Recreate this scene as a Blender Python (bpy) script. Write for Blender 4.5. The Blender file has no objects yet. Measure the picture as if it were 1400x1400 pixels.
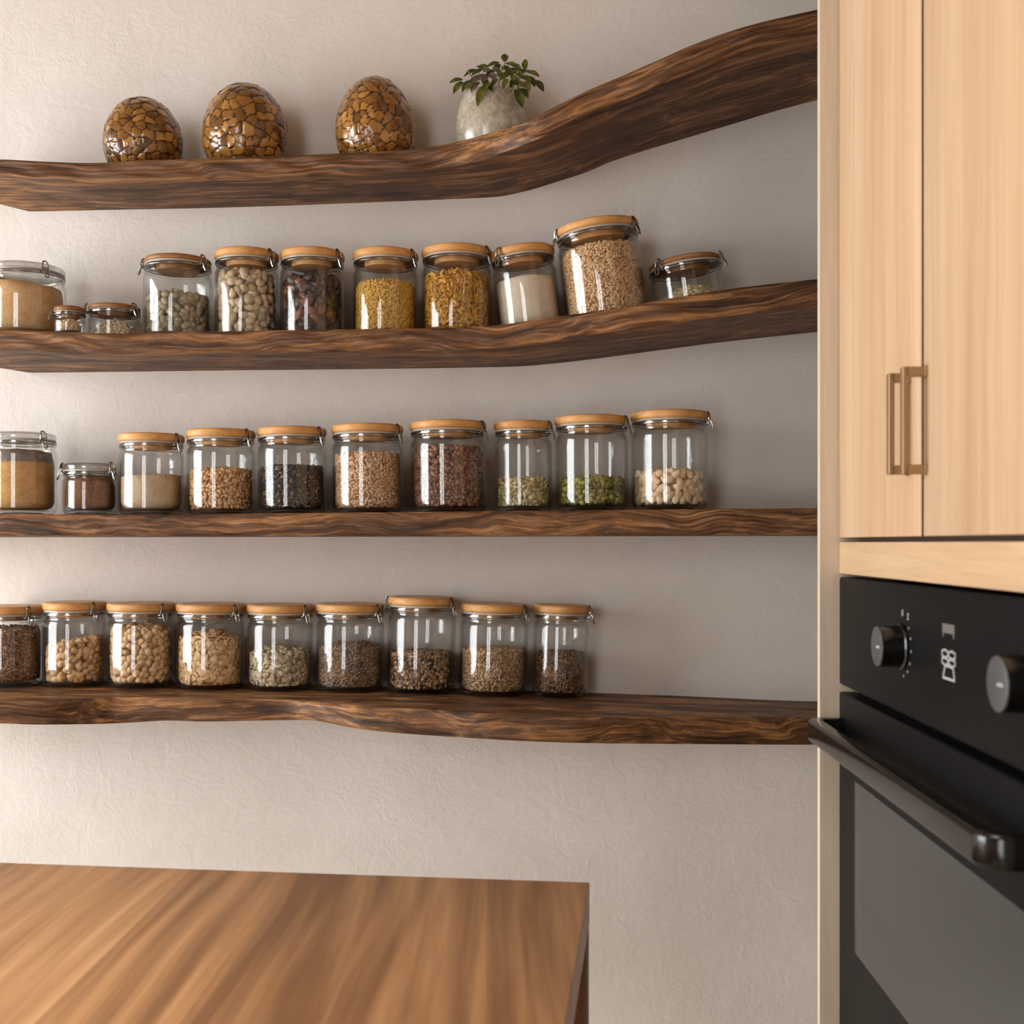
import bpy, bmesh, math, random
import numpy as np
from mathutils import Vector, Matrix

random.seed(7)
rng = np.random.default_rng(11)
SC = bpy.context.scene
COL = SC.collection
PI = math.pi

# ------------------------------------------------------------------ camera frame
F = 1600.0                      # focal length in pixels of a 1400 px frame
PX, PY = 700.0, 742.0           # principal point (vertical shift lens)
D = 1.85                        # camera to plaster wall
CZ = 1.25                       # eye height
TH = math.atan(90.0 / F)
RV = np.array([math.cos(TH), math.sin(TH), 0.0])
FV = np.array([-math.sin(TH), math.cos(TH), 0.0])
CAM = np.array([0.0, -D, CZ])


def ray(x, y):
    return RV * ((x - PX) / F) + FV + np.array([0, 0, -(y - PY) / F])


def at_y(x, y, Y):
    d = ray(x, y)
    return CAM + d * ((Y + D) / d[1])


def at_t(x, y, t):
    return CAM + ray(x, y) * t


def proj(p):
    v = np.asarray(p, float) - CAM
    t = v @ FV
    return PX + F * (v @ RV) / t, PY - F * v[2] / t, t


def x_at(x, Y):
    return at_y(x, PY, Y)[0]


# ------------------------------------------------------------------ helpers
def srgb(r, g, b):
    def c(v):
        v /= 255.0
        return v / 12.92 if v <= 0.04045 else ((v + 0.055) / 1.055) ** 2.4
    return (c(r), c(g), c(b), 1.0)


def link(o, parent=None):
    COL.objects.link(o)
    if parent is not None:
        o.parent = parent
    return o


def tag(o, label, cat=None, group=None, kind=None):
    if label:
        o['label'] = label
    if cat:
        o['category'] = cat
    if group:
        o['group'] = group
    if kind:
        o['kind'] = kind
    return o


def thing(name, loc, label, cat, group=None, rot=None):
    o = bpy.data.objects.new(name, None)
    o.empty_display_size = 0.02
    o.location = loc
    if rot is not None:
        o.rotation_euler = rot
    COL.objects.link(o)
    return tag(o, label, cat, group)


def mesh_obj(name, verts, faces, mat, parent=None, smooth=True, angle=40, loc=None, attr=None):
    me = bpy.data.meshes.new(name)
    me.from_pydata([tuple(v) for v in verts], [], [tuple(f) for f in faces])
    if attr is not None:
        a = me.attributes.new('tint', 'FLOAT', 'POINT')
        a.data.foreach_set('value', np.asarray(attr, dtype=np.float32))
    me.materials.append(mat)
    if smooth:
        me.polygons.foreach_set('use_smooth', [True] * len(me.polygons))
        if angle:
            me.set_sharp_from_angle(angle=math.radians(angle))
    me.update()
    o = bpy.data.objects.new(name, me)
    if loc is not None:
        o.location = loc
    return link(o, parent)


def np_mesh(name, V, Fc, mat, parent=None, attr=None, loc=None):
    """fast mesh from arrays; Fc is (n,3)."""
    me = bpy.data.meshes.new(name)
    me.vertices.add(len(V))
    me.vertices.foreach_set('co', np.asarray(V, np.float32).ravel())
    n = len(Fc)
    me.loops.add(n * 3)
    me.loops.foreach_set('vertex_index', np.asarray(Fc, np.int32).ravel())
    me.polygons.add(n)
    me.polygons.foreach_set('loop_start', np.arange(0, n * 3, 3, dtype=np.int32))
    me.polygons.foreach_set('loop_total', np.full(n, 3, np.int32))
    me.polygons.foreach_set('use_smooth', np.ones(n, bool))
    if attr is not None:
        a = me.attributes.new('tint', 'FLOAT', 'POINT')
        a.data.foreach_set('value', np.asarray(attr, np.float32))
    me.materials.append(mat)
    me.update(calc_edges=True)
    me.validate()
    o = bpy.data.objects.new(name, me)
    if loc is not None:
        o.location = loc
    return link(o, parent)


def bm_obj(name, bm, mat, parent=None, smooth=True, angle=35, loc=None):
    bmesh.ops.recalc_face_normals(bm, faces=bm.faces)
    me = bpy.data.meshes.new(name)
    bm.to_mesh(me)
    bm.free()
    me.materials.append(mat)
    if smooth:
        me.polygons.foreach_set('use_smooth', [True] * len(me.polygons))
        me.set_sharp_from_angle(angle=math.radians(angle))
    o = bpy.data.objects.new(name, me)
    if loc is not None:
        o.location = loc
    return link(o, parent)


def box_bm(lo, hi, bevel=0.0, seg=2, bm=None):
    b = bmesh.new()
    bmesh.ops.create_cube(b, size=1.0)
    lo, hi = Vector(lo), Vector(hi)
    for v in b.verts:
        v.co = Vector((lo[i] + (v.co[i] + 0.5) * (hi[i] - lo[i]) for i in range(3)))
    if bevel > 0:
        bmesh.ops.bevel(b, geom=list(b.edges), offset=bevel, segments=seg, profile=0.5, affect='EDGES')
    if bm is None:
        return b
    me = bpy.data.meshes.new('tmp')
    b.to_mesh(me)
    b.free()
    bm.from_mesh(me)
    bpy.data.meshes.remove(me)
    return bm


def box(name, lo, hi, mat, parent=None, bevel=0.0, seg=2):
    return bm_obj(name, box_bm(lo, hi, bevel, seg), mat, parent)


def lathe_arrays(profile, n=48):
    V, Fc = [], []
    m = len(profile)
    for i in range(n):
        a = 2 * PI * i / n
        c, s = math.cos(a), math.sin(a)
        for r, z in profile:
            V.append((r * c, r * s, z))
    for i in range(n):
        j = (i + 1) % n
        for k in range(m - 1):
            r0, r1 = profile[k][0], profile[k + 1][0]
            a, b, c, d = i * m + k, j * m + k, j * m + k + 1, i * m + k + 1
            if r0 < 1e-9 and r1 < 1e-9:
                continue
            Fc.append((a, b, c, d))
    return V, Fc


def lathe(name, profile, mat, parent=None, n=48, angle=40, loc=None):
    V, Fc = lathe_arrays(profile, n)
    bm = bmesh.new()
    vs = [bm.verts.new(v) for v in V]
    for f in Fc:
        bm.faces.new([vs[i] for i in f])
    bmesh.ops.remove_doubles(bm, verts=bm.verts, dist=1e-7)
    bmesh.ops.dissolve_degenerate(bm, edges=bm.edges, dist=1e-7)
    return bm_obj(name, bm, mat, parent, angle=angle, loc=loc)


def tube_bm(path, r, n=8, closed=False, bm=None, sx=1.0):
    bm = bm or bmesh.new()
    P = [Vector(p) for p in path]
    m = len(P)
    rings = []
    up = None
    for i in range(m):
        if closed:
            t = (P[(i + 1) % m] - P[i - 1]).normalized()
        else:
            t = (P[min(i + 1, m - 1)] - P[max(i - 1, 0)]).normalized()
        if up is None:
            up = Vector((0, 0, 1)) if abs(t.z) < 0.9 else Vector((1, 0, 0))
        u = (up - t * up.dot(t)).normalized()
        w = t.cross(u)
        up = u
        rr = r[i] if hasattr(r, '__len__') else r
        rings.append([bm.verts.new(P[i] + u * (rr * math.cos(2 * PI * k / n)) + w * (rr * sx * math.sin(2 * PI * k / n))) for k in range(n)])
    for i in range(m if closed else m - 1):
        a, b = rings[i], rings[(i + 1) % m]
        for k in range(n):
            bm.faces.new((a[k], a[(k + 1) % n], b[(k + 1) % n], b[k]))
    if not closed:
        bm.faces.new(rings[0][::-1])
        bm.faces.new(rings[-1])
    return bm


def spline(pts):
    """monotone cubic through (x, y) points, flat beyond the ends."""
    X = np.array([p[0] for p in pts], float)
    Y = np.array([p[1] for p in pts], float)
    h = np.diff(X)
    dl = np.diff(Y) / h
    m = np.zeros(len(X))
    m[0], m[-1] = dl[0], dl[-1]
    for i in range(1, len(X) - 1):
        if dl[i - 1] * dl[i] > 0:
            w1, w2 = 2 * h[i] + h[i - 1], h[i] + 2 * h[i - 1]
            m[i] = (w1 + w2) / (w1 / dl[i - 1] + w2 / dl[i])

    def f(x):
        if x <= X[0]:
            return Y[0]
        if x >= X[-1]:
            return Y[-1] + m[-1] * (x - X[-1]) * 0.6
        i = int(np.searchsorted(X, x) - 1)
        t = (x - X[i]) / h[i]
        return (Y[i] * (2 * t ** 3 - 3 * t ** 2 + 1) + h[i] * m[i] * (t ** 3 - 2 * t ** 2 + t)
                + Y[i + 1] * (-2 * t ** 3 + 3 * t ** 2) + h[i] * m[i + 1] * (t ** 3 - t ** 2))
    return f


# ------------------------------------------------------------------ materials
def new_mat(name):
    m = bpy.data.materials.new(name)
    m.use_nodes = True
    nt = m.node_tree
    nt.nodes.clear()
    out = nt.nodes.new('ShaderNodeOutputMaterial')
    return m, nt, out


def N(nt, kind, **kw):
    n = nt.nodes.new(kind)
    for k, v in kw.items():
        if k.startswith('i_'):
            n.inputs[k[2:].replace('_', ' ')].default_value = v
        else:
            setattr(n, k, v)
    return n


def ramp(nt, fac, stops, interp='LINEAR'):
    r = nt.nodes.new('ShaderNodeValToRGB')
    r.color_ramp.interpolation = interp
    e = r.color_ramp.elements
    while len(e) < len(stops):
        e.new(0.5)
    for el, (p, c) in zip(e, stops):
        el.position = p
        el.color = c
    nt.links.new(fac, r.inputs['Fac'])
    return r.outputs['Color']


def bump(nt, h, strength, dist):
    b = N(nt, 'ShaderNodeBump')
    b.inputs['Strength'].default_value = strength
    b.inputs['Distance'].default_value = dist
    nt.links.new(h, b.inputs['Height'])
    return b.outputs['Normal']


def principled(nt, out, color=None, rough=0.5, metal=0.0, normal=None, spec=0.5, coat=0.0):
    p = nt.nodes.new('ShaderNodeBsdfPrincipled')
    if color is not None:
        if isinstance(color, tuple):
            p.inputs['Base Color'].default_value = color
        else:
            nt.links.new(color, p.inputs['Base Color'])
    if isinstance(rough, (int, float)):
        p.inputs['Roughness'].default_value = rough
    else:
        nt.links.new(rough, p.inputs['Roughness'])
    p.inputs['Metallic'].default_value = metal
    p.inputs['Specular IOR Level'].default_value = spec
    p.inputs['Coat Weight'].default_value = coat
    p.inputs['Coat Roughness'].default_value = 0.15
    if normal is not None:
        nt.links.new(normal, p.inputs['Normal'])
    nt.links.new(p.outputs[0], out.inputs['Surface'])
    return p


def plain(name, c, rough=0.5, metal=0.0, spec=0.5, coat=0.0):
    m, nt, out = new_mat(name)
    principled(nt, out, c, rough, metal, None, spec, coat)
    return m


def coords(nt, scale=(1, 1, 1), rot=(0, 0, 0), loc=(0, 0, 0), src='Object'):
    tc = nt.nodes.new('ShaderNodeTexCoord')
    mp = nt.nodes.new('ShaderNodeMapping')
    mp.inputs['Scale'].default_value = scale
    mp.inputs['Rotation'].default_value = rot
    mp.inputs['Location'].default_value = loc
    nt.links.new(tc.outputs[src], mp.inputs['Vector'])
    return mp.outputs[0]


def noise(nt, vec, scale, detail=4, rough=0.55, dist=0.0):
    n = N(nt, 'ShaderNodeTexNoise')
    n.inputs['Scale'].default_value = scale
    n.inputs['Detail'].default_value = detail
    n.inputs['Roughness'].default_value = rough
    n.inputs['Distortion'].default_value = dist
    if vec is not None:
        nt.links.new(vec, n.inputs['Vector'])
    return n


def math_(nt, op, a, b):
    m = N(nt, 'ShaderNodeMath', operation=op)
    for i, v in enumerate((a, b)):
        if isinstance(v, (int, float)):
            m.inputs[i].default_value = v
        else:
            nt.links.new(v, m.inputs[i])
    return m.outputs[0]


def vmath(nt, op, a, b):
    m = N(nt, 'ShaderNodeVectorMath', operation=op)
    for i, v in enumerate((a, b)):
        if isinstance(v, tuple):
            m.inputs[i].default_value = v
        else:
            nt.links.new(v, m.inputs[i])
    return m.outputs[0]


def mixc(nt, fac, a, b, blend='MIX'):
    m = N(nt, 'ShaderNodeMix', data_type='RGBA', blend_type=blend)
    for key, v in ((0, fac), (6, a), (7, b)):
        if isinstance(v, (int, float, tuple)):
            m.inputs[key].default_value = v
        else:
            nt.links.new(v, m.inputs[key])
    return m.outputs[2]


def wood(name, dark, mid, light, warp=0.022, warp_scale=5.0, stretch=(6.0, 95.0, 230.0), fine=(14, 560, 720),
         rough=0.55, offset=(0, 0, 0), streak=0.5, coat=0.0, stops=(0.3, 0.5, 0.68), bump_s=0.12, spec=0.25, pore=0.35, warp2=0.3, src=None):
    """figured timber, grain along object x."""
    m, nt, out = new_mat(name)
    if src:
        at = N(nt, 'ShaderNodeAttribute', attribute_name=src)
        v = vmath(nt, 'ADD', at.outputs['Vector'], offset)
    else:
        v = coords(nt, loc=offset)
    lowv = vmath(nt, 'MULTIPLY', v, (1.0, 1.6, 1.6))
    w = noise(nt, lowv, warp_scale, 2, 0.5)
    wv = vmath(nt, 'SUBTRACT', w.outputs['Color'], (0.5, 0.5, 0.5))
    wv = vmath(nt, 'MULTIPLY', wv, (warp * 0.4, warp * 2, warp * 2))
    w2 = noise(nt, lowv, warp_scale * 3.7, 3, 0.5)
    wv2 = vmath(nt, 'MULTIPLY', vmath(nt, 'SUBTRACT', w2.outputs['Color'], (0.5, 0.5, 0.5)), (0, warp * warp2 * 2, warp * warp2 * 2))
    vv = vmath(nt, 'ADD', vmath(nt, 'ADD', v, wv), wv2)
    g = noise(nt, vmath(nt, 'MULTIPLY', vv, stretch), 1.0, 6, 0.62)
    big = noise(nt, vmath(nt, 'MULTIPLY', vv, (stretch[0] * 0.6, stretch[1] * 0.28, stretch[2] * 0.28)), 1.0, 2, 0.5)
    val = math_(nt, 'ADD', math_(nt, 'MULTIPLY', g.outputs['Fac'], 1 - streak), math_(nt, 'MULTIPLY', big.outputs['Fac'], streak))
    c = ramp(nt, val, [(stops[0], dark), (stops[1], mid), (stops[2], light)])
    f = noise(nt, vmath(nt, 'MULTIPLY', vv, fine), 1.0, 3, 0.6)
    c = mixc(nt, pore, c, ramp(nt, f.outputs['Fac'], [(0.3, (0.25, 0.22, 0.2, 1)), (0.62, (1.15, 1.15, 1.15, 1))]), 'MULTIPLY')
    nrm = bump(nt, f.outputs['Fac'], bump_s, 0.0012)
    principled(nt, out, c, rough, 0, nrm, spec, coat)
    return m


def plaster():
    m, nt, out = new_mat('wall_plaster')
    v = coords(nt)
    a = noise(nt, v, 2.2, 5, 0.6)
    c = ramp(nt, a.outputs['Fac'], [(0.32, srgb(204, 195, 186)), (0.68, srgb(218, 210, 202))])
    b = noise(nt, v, 34, 6, 0.62, 0.8)
    d = noise(nt, v, 150, 4, 0.6, 0.4)
    patch = noise(nt, v, 5.0, 3, 0.5)
    k = ramp(nt, patch.outputs['Fac'], [(0.42, (0.15, 0.15, 0.15, 1)), (0.62, (1, 1, 1, 1))])
    h = math_(nt, 'ADD', math_(nt, 'MULTIPLY', b.outputs['Fac'], 0.8), math_(nt, 'MULTIPLY', math_(nt, 'MULTIPLY', d.outputs['Fac'], 0.55), k))
    crack = N(nt, 'ShaderNodeTexVoronoi', feature='DISTANCE_TO_EDGE')
    wv = vmath(nt, 'ADD', v, vmath(nt, 'MULTIPLY', b.outputs['Color'], (0.12, 0.12, 0.12)))
    nt.links.new(wv, crack.inputs['Vector'])
    crack.inputs['Scale'].default_value = 4.5
    ck = ramp(nt, crack.outputs['Distance'], [(0.0, (0, 0, 0, 1)), (0.012, (1, 1, 1, 1))])
    ck2 = mixc(nt, k, (1, 1, 1, 1), ck)
    h = math_(nt, 'ADD', h, math_(nt, 'MULTIPLY', ck2, 0.12))
    nrm = bump(nt, h, 0.42, 0.0035)
    principled(nt, out, c, 0.85, 0, nrm, 0.25)
    return m


def glass(name, tint=(0.985, 0.988, 0.985, 1), edge=(0.80, 0.81, 0.80, 1), rough=0.015, base=0.045, top=0.75):
    m, nt, out = new_mat(name)
    lw = N(nt, 'ShaderNodeLayerWeight')
    lw.inputs['Blend'].default_value = 0.5
    p = math_(nt, 'POWER', lw.outputs['Facing'], 4.0)
    fac = math_(nt, 'ADD', math_(nt, 'MULTIPLY', p, top), base)
    p3 = math_(nt, 'POWER', lw.outputs['Facing'], 2.6)
    col = mixc(nt, p3, tint, edge)
    t = N(nt, 'ShaderNodeBsdfTransparent')
    nt.links.new(col, t.inputs['Color'])
    g = N(nt, 'ShaderNodeBsdfGlossy')
    g.inputs['Roughness'].default_value = rough
    mx = N(nt, 'ShaderNodeMixShader')
    nt.links.new(fac, mx.inputs[0])
    nt.links.new(t.outputs[0], mx.inputs[1])
    nt.links.new(g.outputs[0], mx.inputs[2])
    nt.links.new(mx.outputs[0], out.inputs['Surface'])
    return m


def grain_mat(name, dark, mid, light, rough=0.5, spec=0.4, fine=None):
    m, nt, out = new_mat(name)
    at = N(nt, 'ShaderNodeAttribute', attribute_name='tint')
    c = ramp(nt, at.outputs['Fac'], [(0.0, dark), (0.5, mid), (1.0, light)])
    nz = noise(nt, coords(nt), fine or 260, 3, 0.6)
    c = mixc(nt, 0.35, c, ramp(nt, nz.outputs['Fac'], [(0.3, (0.75, 0.7, 0.64, 1)), (0.65, (1.45, 1.45, 1.45, 1))]), 'MULTIPLY')
    principled(nt, out, c, rough, 0, None, spec)
    return m


def powder_mat(name, dark, mid, light, rough=0.9, layer=None):
    m, nt, out = new_mat(name)
    v = coords(nt)
    a = noise(nt, v, 420, 4, 0.7)
    b = noise(nt, v, 45, 3, 0.5)
    val = math_(nt, 'ADD', math_(nt, 'MULTIPLY', a.outputs['Fac'], 0.65), math_(nt, 'MULTIPLY', b.outputs['Fac'], 0.35))
    c = ramp(nt, val, [(0.34, dark), (0.5, mid), (0.66, light)])
    if layer:
        z0, cd, cl = layer
        sep = N(nt, 'ShaderNodeSeparateXYZ')
        nt.links.new(v, sep.inputs[0])
        zz = math_(nt, 'ADD', sep.outputs['Z'], math_(nt, 'MULTIPLY', b.outputs['Fac'], 0.004))
        f = ramp(nt, math_(nt, 'MULTIPLY', math_(nt, 'SUBTRACT', zz, z0 - 0.0005), 400.0), [(0.0, (0, 0, 0, 1)), (1.0, (1, 1, 1, 1))])
        c2 = ramp(nt, a.outputs['Fac'], [(0.36, cd), (0.64, cl)])
        c = mixc(nt, f, c, c2)
    principled(nt, out, c, rough, 0, bump(nt, val, 0.35, 0.0015), 0.2)
    return m


M = {}
M['plaster'] = plaster()
DK, MD, LT = srgb(42, 28, 18), srgb(98, 66, 41), srgb(168, 120, 76)
M['shelf1'] = wood('walnut_slab_top', DK, MD, LT, warp=0.018, stops=(0.36, 0.5, 0.64), streak=0.4, offset=(0.3, 0.1, 0.2), src='grain', warp2=0.16)
M['shelf2'] = wood('walnut_slab_second', DK, MD, LT, warp=0.03, stops=(0.36, 0.5, 0.64), streak=0.4, offset=(4.3, 2.1, 1.2), src='grain', warp2=0.16)
M['shelf3'] = wood('walnut_slab_third', DK, MD, LT, warp=0.035, stops=(0.36, 0.5, 0.64), streak=0.4, offset=(8.3, 5.1, 3.2), src='grain', warp2=0.16)
M['shelf4'] = wood('walnut_slab_low', DK, MD, srgb(176, 126, 78), warp=0.028, stops=(0.36, 0.5, 0.64), streak=0.4, offset=(12.3, 7.1, 5.2), src='grain', warp2=0.16)
M['oak_door'] = wood('pale_oak_upright', srgb(188, 152, 117), srgb(202, 168, 133), srgb(212, 180, 147), warp=0.012, warp_scale=1.2,
                     stretch=(60.0, 60.0, 1.2), fine=(330, 330, 6), rough=0.5, bump_s=0.06, streak=0.45, pore=0.14, stops=(0.36, 0.5, 0.64))
M['oak_rail'] = wood('pale_oak_level', srgb(190, 153, 117), srgb(202, 168, 131), srgb(210, 178, 143), warp=0.012, warp_scale=2,
                     stretch=(40.0, 3.0, 40.0), fine=(260, 8, 260), rough=0.5, bump_s=0.06, pore=0.14)
M['oak_panel'] = wood('pale_oak_edge', srgb(198, 180, 158), srgb(208, 192, 170), srgb(214, 199, 180), warp=0.01, warp_scale=2,
                      stretch=(60.0, 60.0, 1.5), fine=(300, 300, 8), rough=0.55, bump_s=0.05, pore=0.1)
M['table'] = wood('walnut_table_planks', srgb(108, 66, 38), srgb(158, 104, 62), srgb(196, 138, 88), warp=0.035, warp_scale=2.2,
                  stretch=(1.6, 20.0, 20.0), fine=(8, 200, 200), rough=0.42, bump_s=0.08, pore=0.22, streak=0.55, stops=(0.32, 0.5, 0.68))
M['table_dark'] = wood('walnut_table_leg', srgb(66, 40, 24), srgb(104, 66, 40), srgb(140, 94, 60), warp=0.02,
                       stretch=(30.0, 30.0, 1.6), fine=(200, 200, 8), rough=0.5, bump_s=0.1)
M['lid'] = wood('bamboo_lid', srgb(178, 122, 66), srgb(206, 152, 92), srgb(222, 172, 112), warp=0.01, stretch=(12.0, 150.0, 150.0),
                fine=(40, 500, 500), rough=0.4, bump_s=0.08, pore=0.18)
M['lid_dark'] = wood('brown_lid', srgb(112, 74, 40), srgb(150, 104, 60), srgb(178, 130, 82), warp=0.01, stretch=(12.0, 150.0, 150.0),
                     fine=(40, 500, 500), rough=0.4, bump_s=0.08, pore=0.25)
M['glass'] = glass('clear_glass')
M['rim_glass'] = glass('rim_glass', tint=(0.90, 0.90, 0.88, 1), edge=(0.52, 0.52, 0.50, 1), base=0.13, top=0.8)
M['pane'] = glass('window_pane', base=0.03, edge=(0.9, 0.92, 0.92, 1), tint=(0.99, 0.99, 0.99, 1), top=0.5)
M['gasket'] = plain('silicone_seal', srgb(172, 166, 155), 0.25)
M['wire'] = plain('steel_wire', srgb(150, 146, 140), 0.25, 1.0)
M['brass'] = plain('brushed_brass', srgb(158, 128, 94), 0.42, 0.65)
M['black_matte'] = plain('black_enamel', srgb(20, 20, 21), 0.45, 0.0, 0.07)
M['black_gloss'] = plain('black_gloss', srgb(12, 12, 12), 0.16, 0.0, 0.5)
M['black_glass'] = plain('oven_glass', srgb(34, 38, 42), 0.09, 0.0, 0.66)
M['knob_face'] = plain('knob_cap', srgb(96, 96, 97), 0.4, 0.5)
M['mark'] = plain('printed_marks', srgb(172, 172, 170), 0.6)
M['mark_dim'] = plain('dim_marks', srgb(104, 96, 94), 0.6)
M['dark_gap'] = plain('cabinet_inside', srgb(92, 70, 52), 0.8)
M['oven_body'] = plain('oven_case', srgb(16, 16, 16), 0.6)
M['white'] = plain('white_paint', srgb(226, 220, 210), 0.6)
M['ceiling'] = plain('ceiling_paint', srgb(132, 110, 86), 0.9)
M['floor'] = wood('oak_floor', srgb(170, 152, 132), srgb(188, 172, 152), srgb(202, 188, 170), stretch=(2, 30, 30), rough=0.5)
M['soil'] = plain('potting_soil', srgb(34, 24, 18), 0.95)
M['stem'] = plain('plant_stem', srgb(150, 140, 96), 0.6)


def leaf_mat(name, a, b):
    m, nt, out = new_mat(name)
    n = noise(nt, coords(nt), 60, 3, 0.5)
    c = ramp(nt, n.outputs['Fac'], [(0.35, a), (0.65, b)])
    p = principled(nt, out, c, 0.45, 0, None, 0.4)
    return m


M['leaf'] = leaf_mat('green_leaf', srgb(92, 104, 34), srgb(156, 156, 72))
M['leaf_dark'] = leaf_mat('dark_leaf', srgb(66, 78, 32), srgb(112, 120, 56))
M['leaf_grey'] = leaf_mat('dusty_leaf', srgb(118, 102, 94), srgb(166, 148, 136))

# ------------------------------------------------------------------ room shell
def struct(o):
    o['kind'] = 'structure'
    return o


XL, XR, YB, ZT = -2.25, 1.12, -3.6, 2.75
struct(box('wall_back', (XL - 0.1, 0, 0), (XR + 0.1, 0.1, ZT), M['plaster']))
struct(box('floor', (XL - 0.1, YB - 0.1, -0.06), (XR + 0.1, 0.1, 0), M['floor']))
struct(box('ceiling', (XL - 0.1, YB - 0.1, ZT), (XR + 0.1, 0.1, ZT + 0.1), M['ceiling']))
struct(box('wall_right', (XR, YB, 0), (XR + 0.1, 0, ZT), M['plaster']))


def wall_with_hole(name, axis, pos, thick, a0, a1, h):
    """wall in the plane axis = pos with one rectangular opening h = (a_lo, a_hi, z_lo, z_hi)."""
    bm = bmesh.new()
    for (p, q, z0, z1) in ((a0, h[0], 0, ZT), (h[1], a1, 0, ZT), (h[0], h[1], 0, h[2]), (h[0], h[1], h[3], ZT)):
        if axis == 'x':
            box_bm((pos - thick, p, z0), (pos, q, z1), bm=bm)
        else:
            box_bm((p, pos - thick, z0), (q, pos, z1), bm=bm)
    return struct(bm_obj(name, bm, M['plaster'], smooth=False))


WL = (-1.50, -0.12, 0.06, 2.10)      # opening in the left wall
WB = (-1.5, -0.6, 0.1, 2.4)           # opening behind the camera
wall_with_hole('wall_left', 'x', XL, 0.14, YB, 0.0, WL)
wall_with_hole('wall_front', 'y', YB, 0.14, XL, XR, WB)


def window(name, axis, pos, h, n_mull):
    bm = bmesh.new()
    w = 0.05
    segs = [(h[0], h[0] + w, h[2], h[3]), (h[1] - w, h[1], h[2], h[3]), (h[0], h[1], h[2], h[2] + w), (h[0], h[1], h[3] - w, h[3])]
    for k in range(1, n_mull + 1):
        c = h[0] + (h[1] - h[0]) * k / (n_mull + 1)
        segs.append((c - 0.03, c + 0.03, h[2], h[3]))
    for (p, q, z0, z1) in segs:
        if axis == 'x':
            box_bm((pos - 0.1, p, z0), (pos - 0.04, q, z1), 0.004, 1, bm=bm)
        else:
            box_bm((p, pos - 0.1, z0), (q, pos - 0.04, z1), 0.004, 1, bm=bm)
    o = struct(bm_obj(name, bm, M['white']))
    if axis == 'x':
        box('pane', (pos - 0.074, h[0] + w, h[2] + w), (pos - 0.068, h[1] - w, h[3] - w), M['pane'], o)
    else:
        box('pane', (h[0] + w, pos - 0.074, h[2] + w), (h[1] - w, pos - 0.068, h[3] - w), M['pane'], o)
    return o


window('window_1', 'x', XL, WL, 1)
window('window_2', 'y', YB, WB, 1)


def area(name, loc, rot, sx, sy, power, col):
    l = bpy.data.lights.new(name, 'AREA')
    l.shape = 'RECTANGLE'
    l.size, l.size_y = sx, sy
    l.energy = power
    l.color = col
    o = bpy.data.objects.new(name, l)
    o.location = loc
    o.rotation_euler = rot
    COL.objects.link(o)
    return o


area('daylight_side', (XL - 0.2, (WL[0] + WL[1]) / 2, (WL[2] + WL[3]) / 2), (0, -PI / 2, 0), WL[3] - WL[2] + 0.1, WL[1] - WL[0] + 0.1, 138, (0.95, 0.98, 1.0))
area('daylight_front', ((WB[0] + WB[1]) / 2, YB - 0.2, (WB[2] + WB[3]) / 2), (PI / 2, 0, 0), WB[1] - WB[0] + 0.1, WB[3] - WB[2] + 0.1, 54, (0.98, 0.985, 1.0))
dl = area('added_table_light', (-0.55, -1.35, ZT - 0.03), (0, 0, 0), 0.8, 0.5, 8, (1.0, 0.96, 0.90))  # unseen overhead light, added to brighten the table
dl.data.spread = math.radians(80)
wd = bpy.data.worlds.new('World')
SC.world = wd
wd.use_nodes = True
wd.node_tree.nodes['Background'].inputs[0].default_value = (0.9, 0.95, 1.0, 1)
wd.node_tree.nodes['Background'].inputs[1].default_value = 1.0

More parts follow.
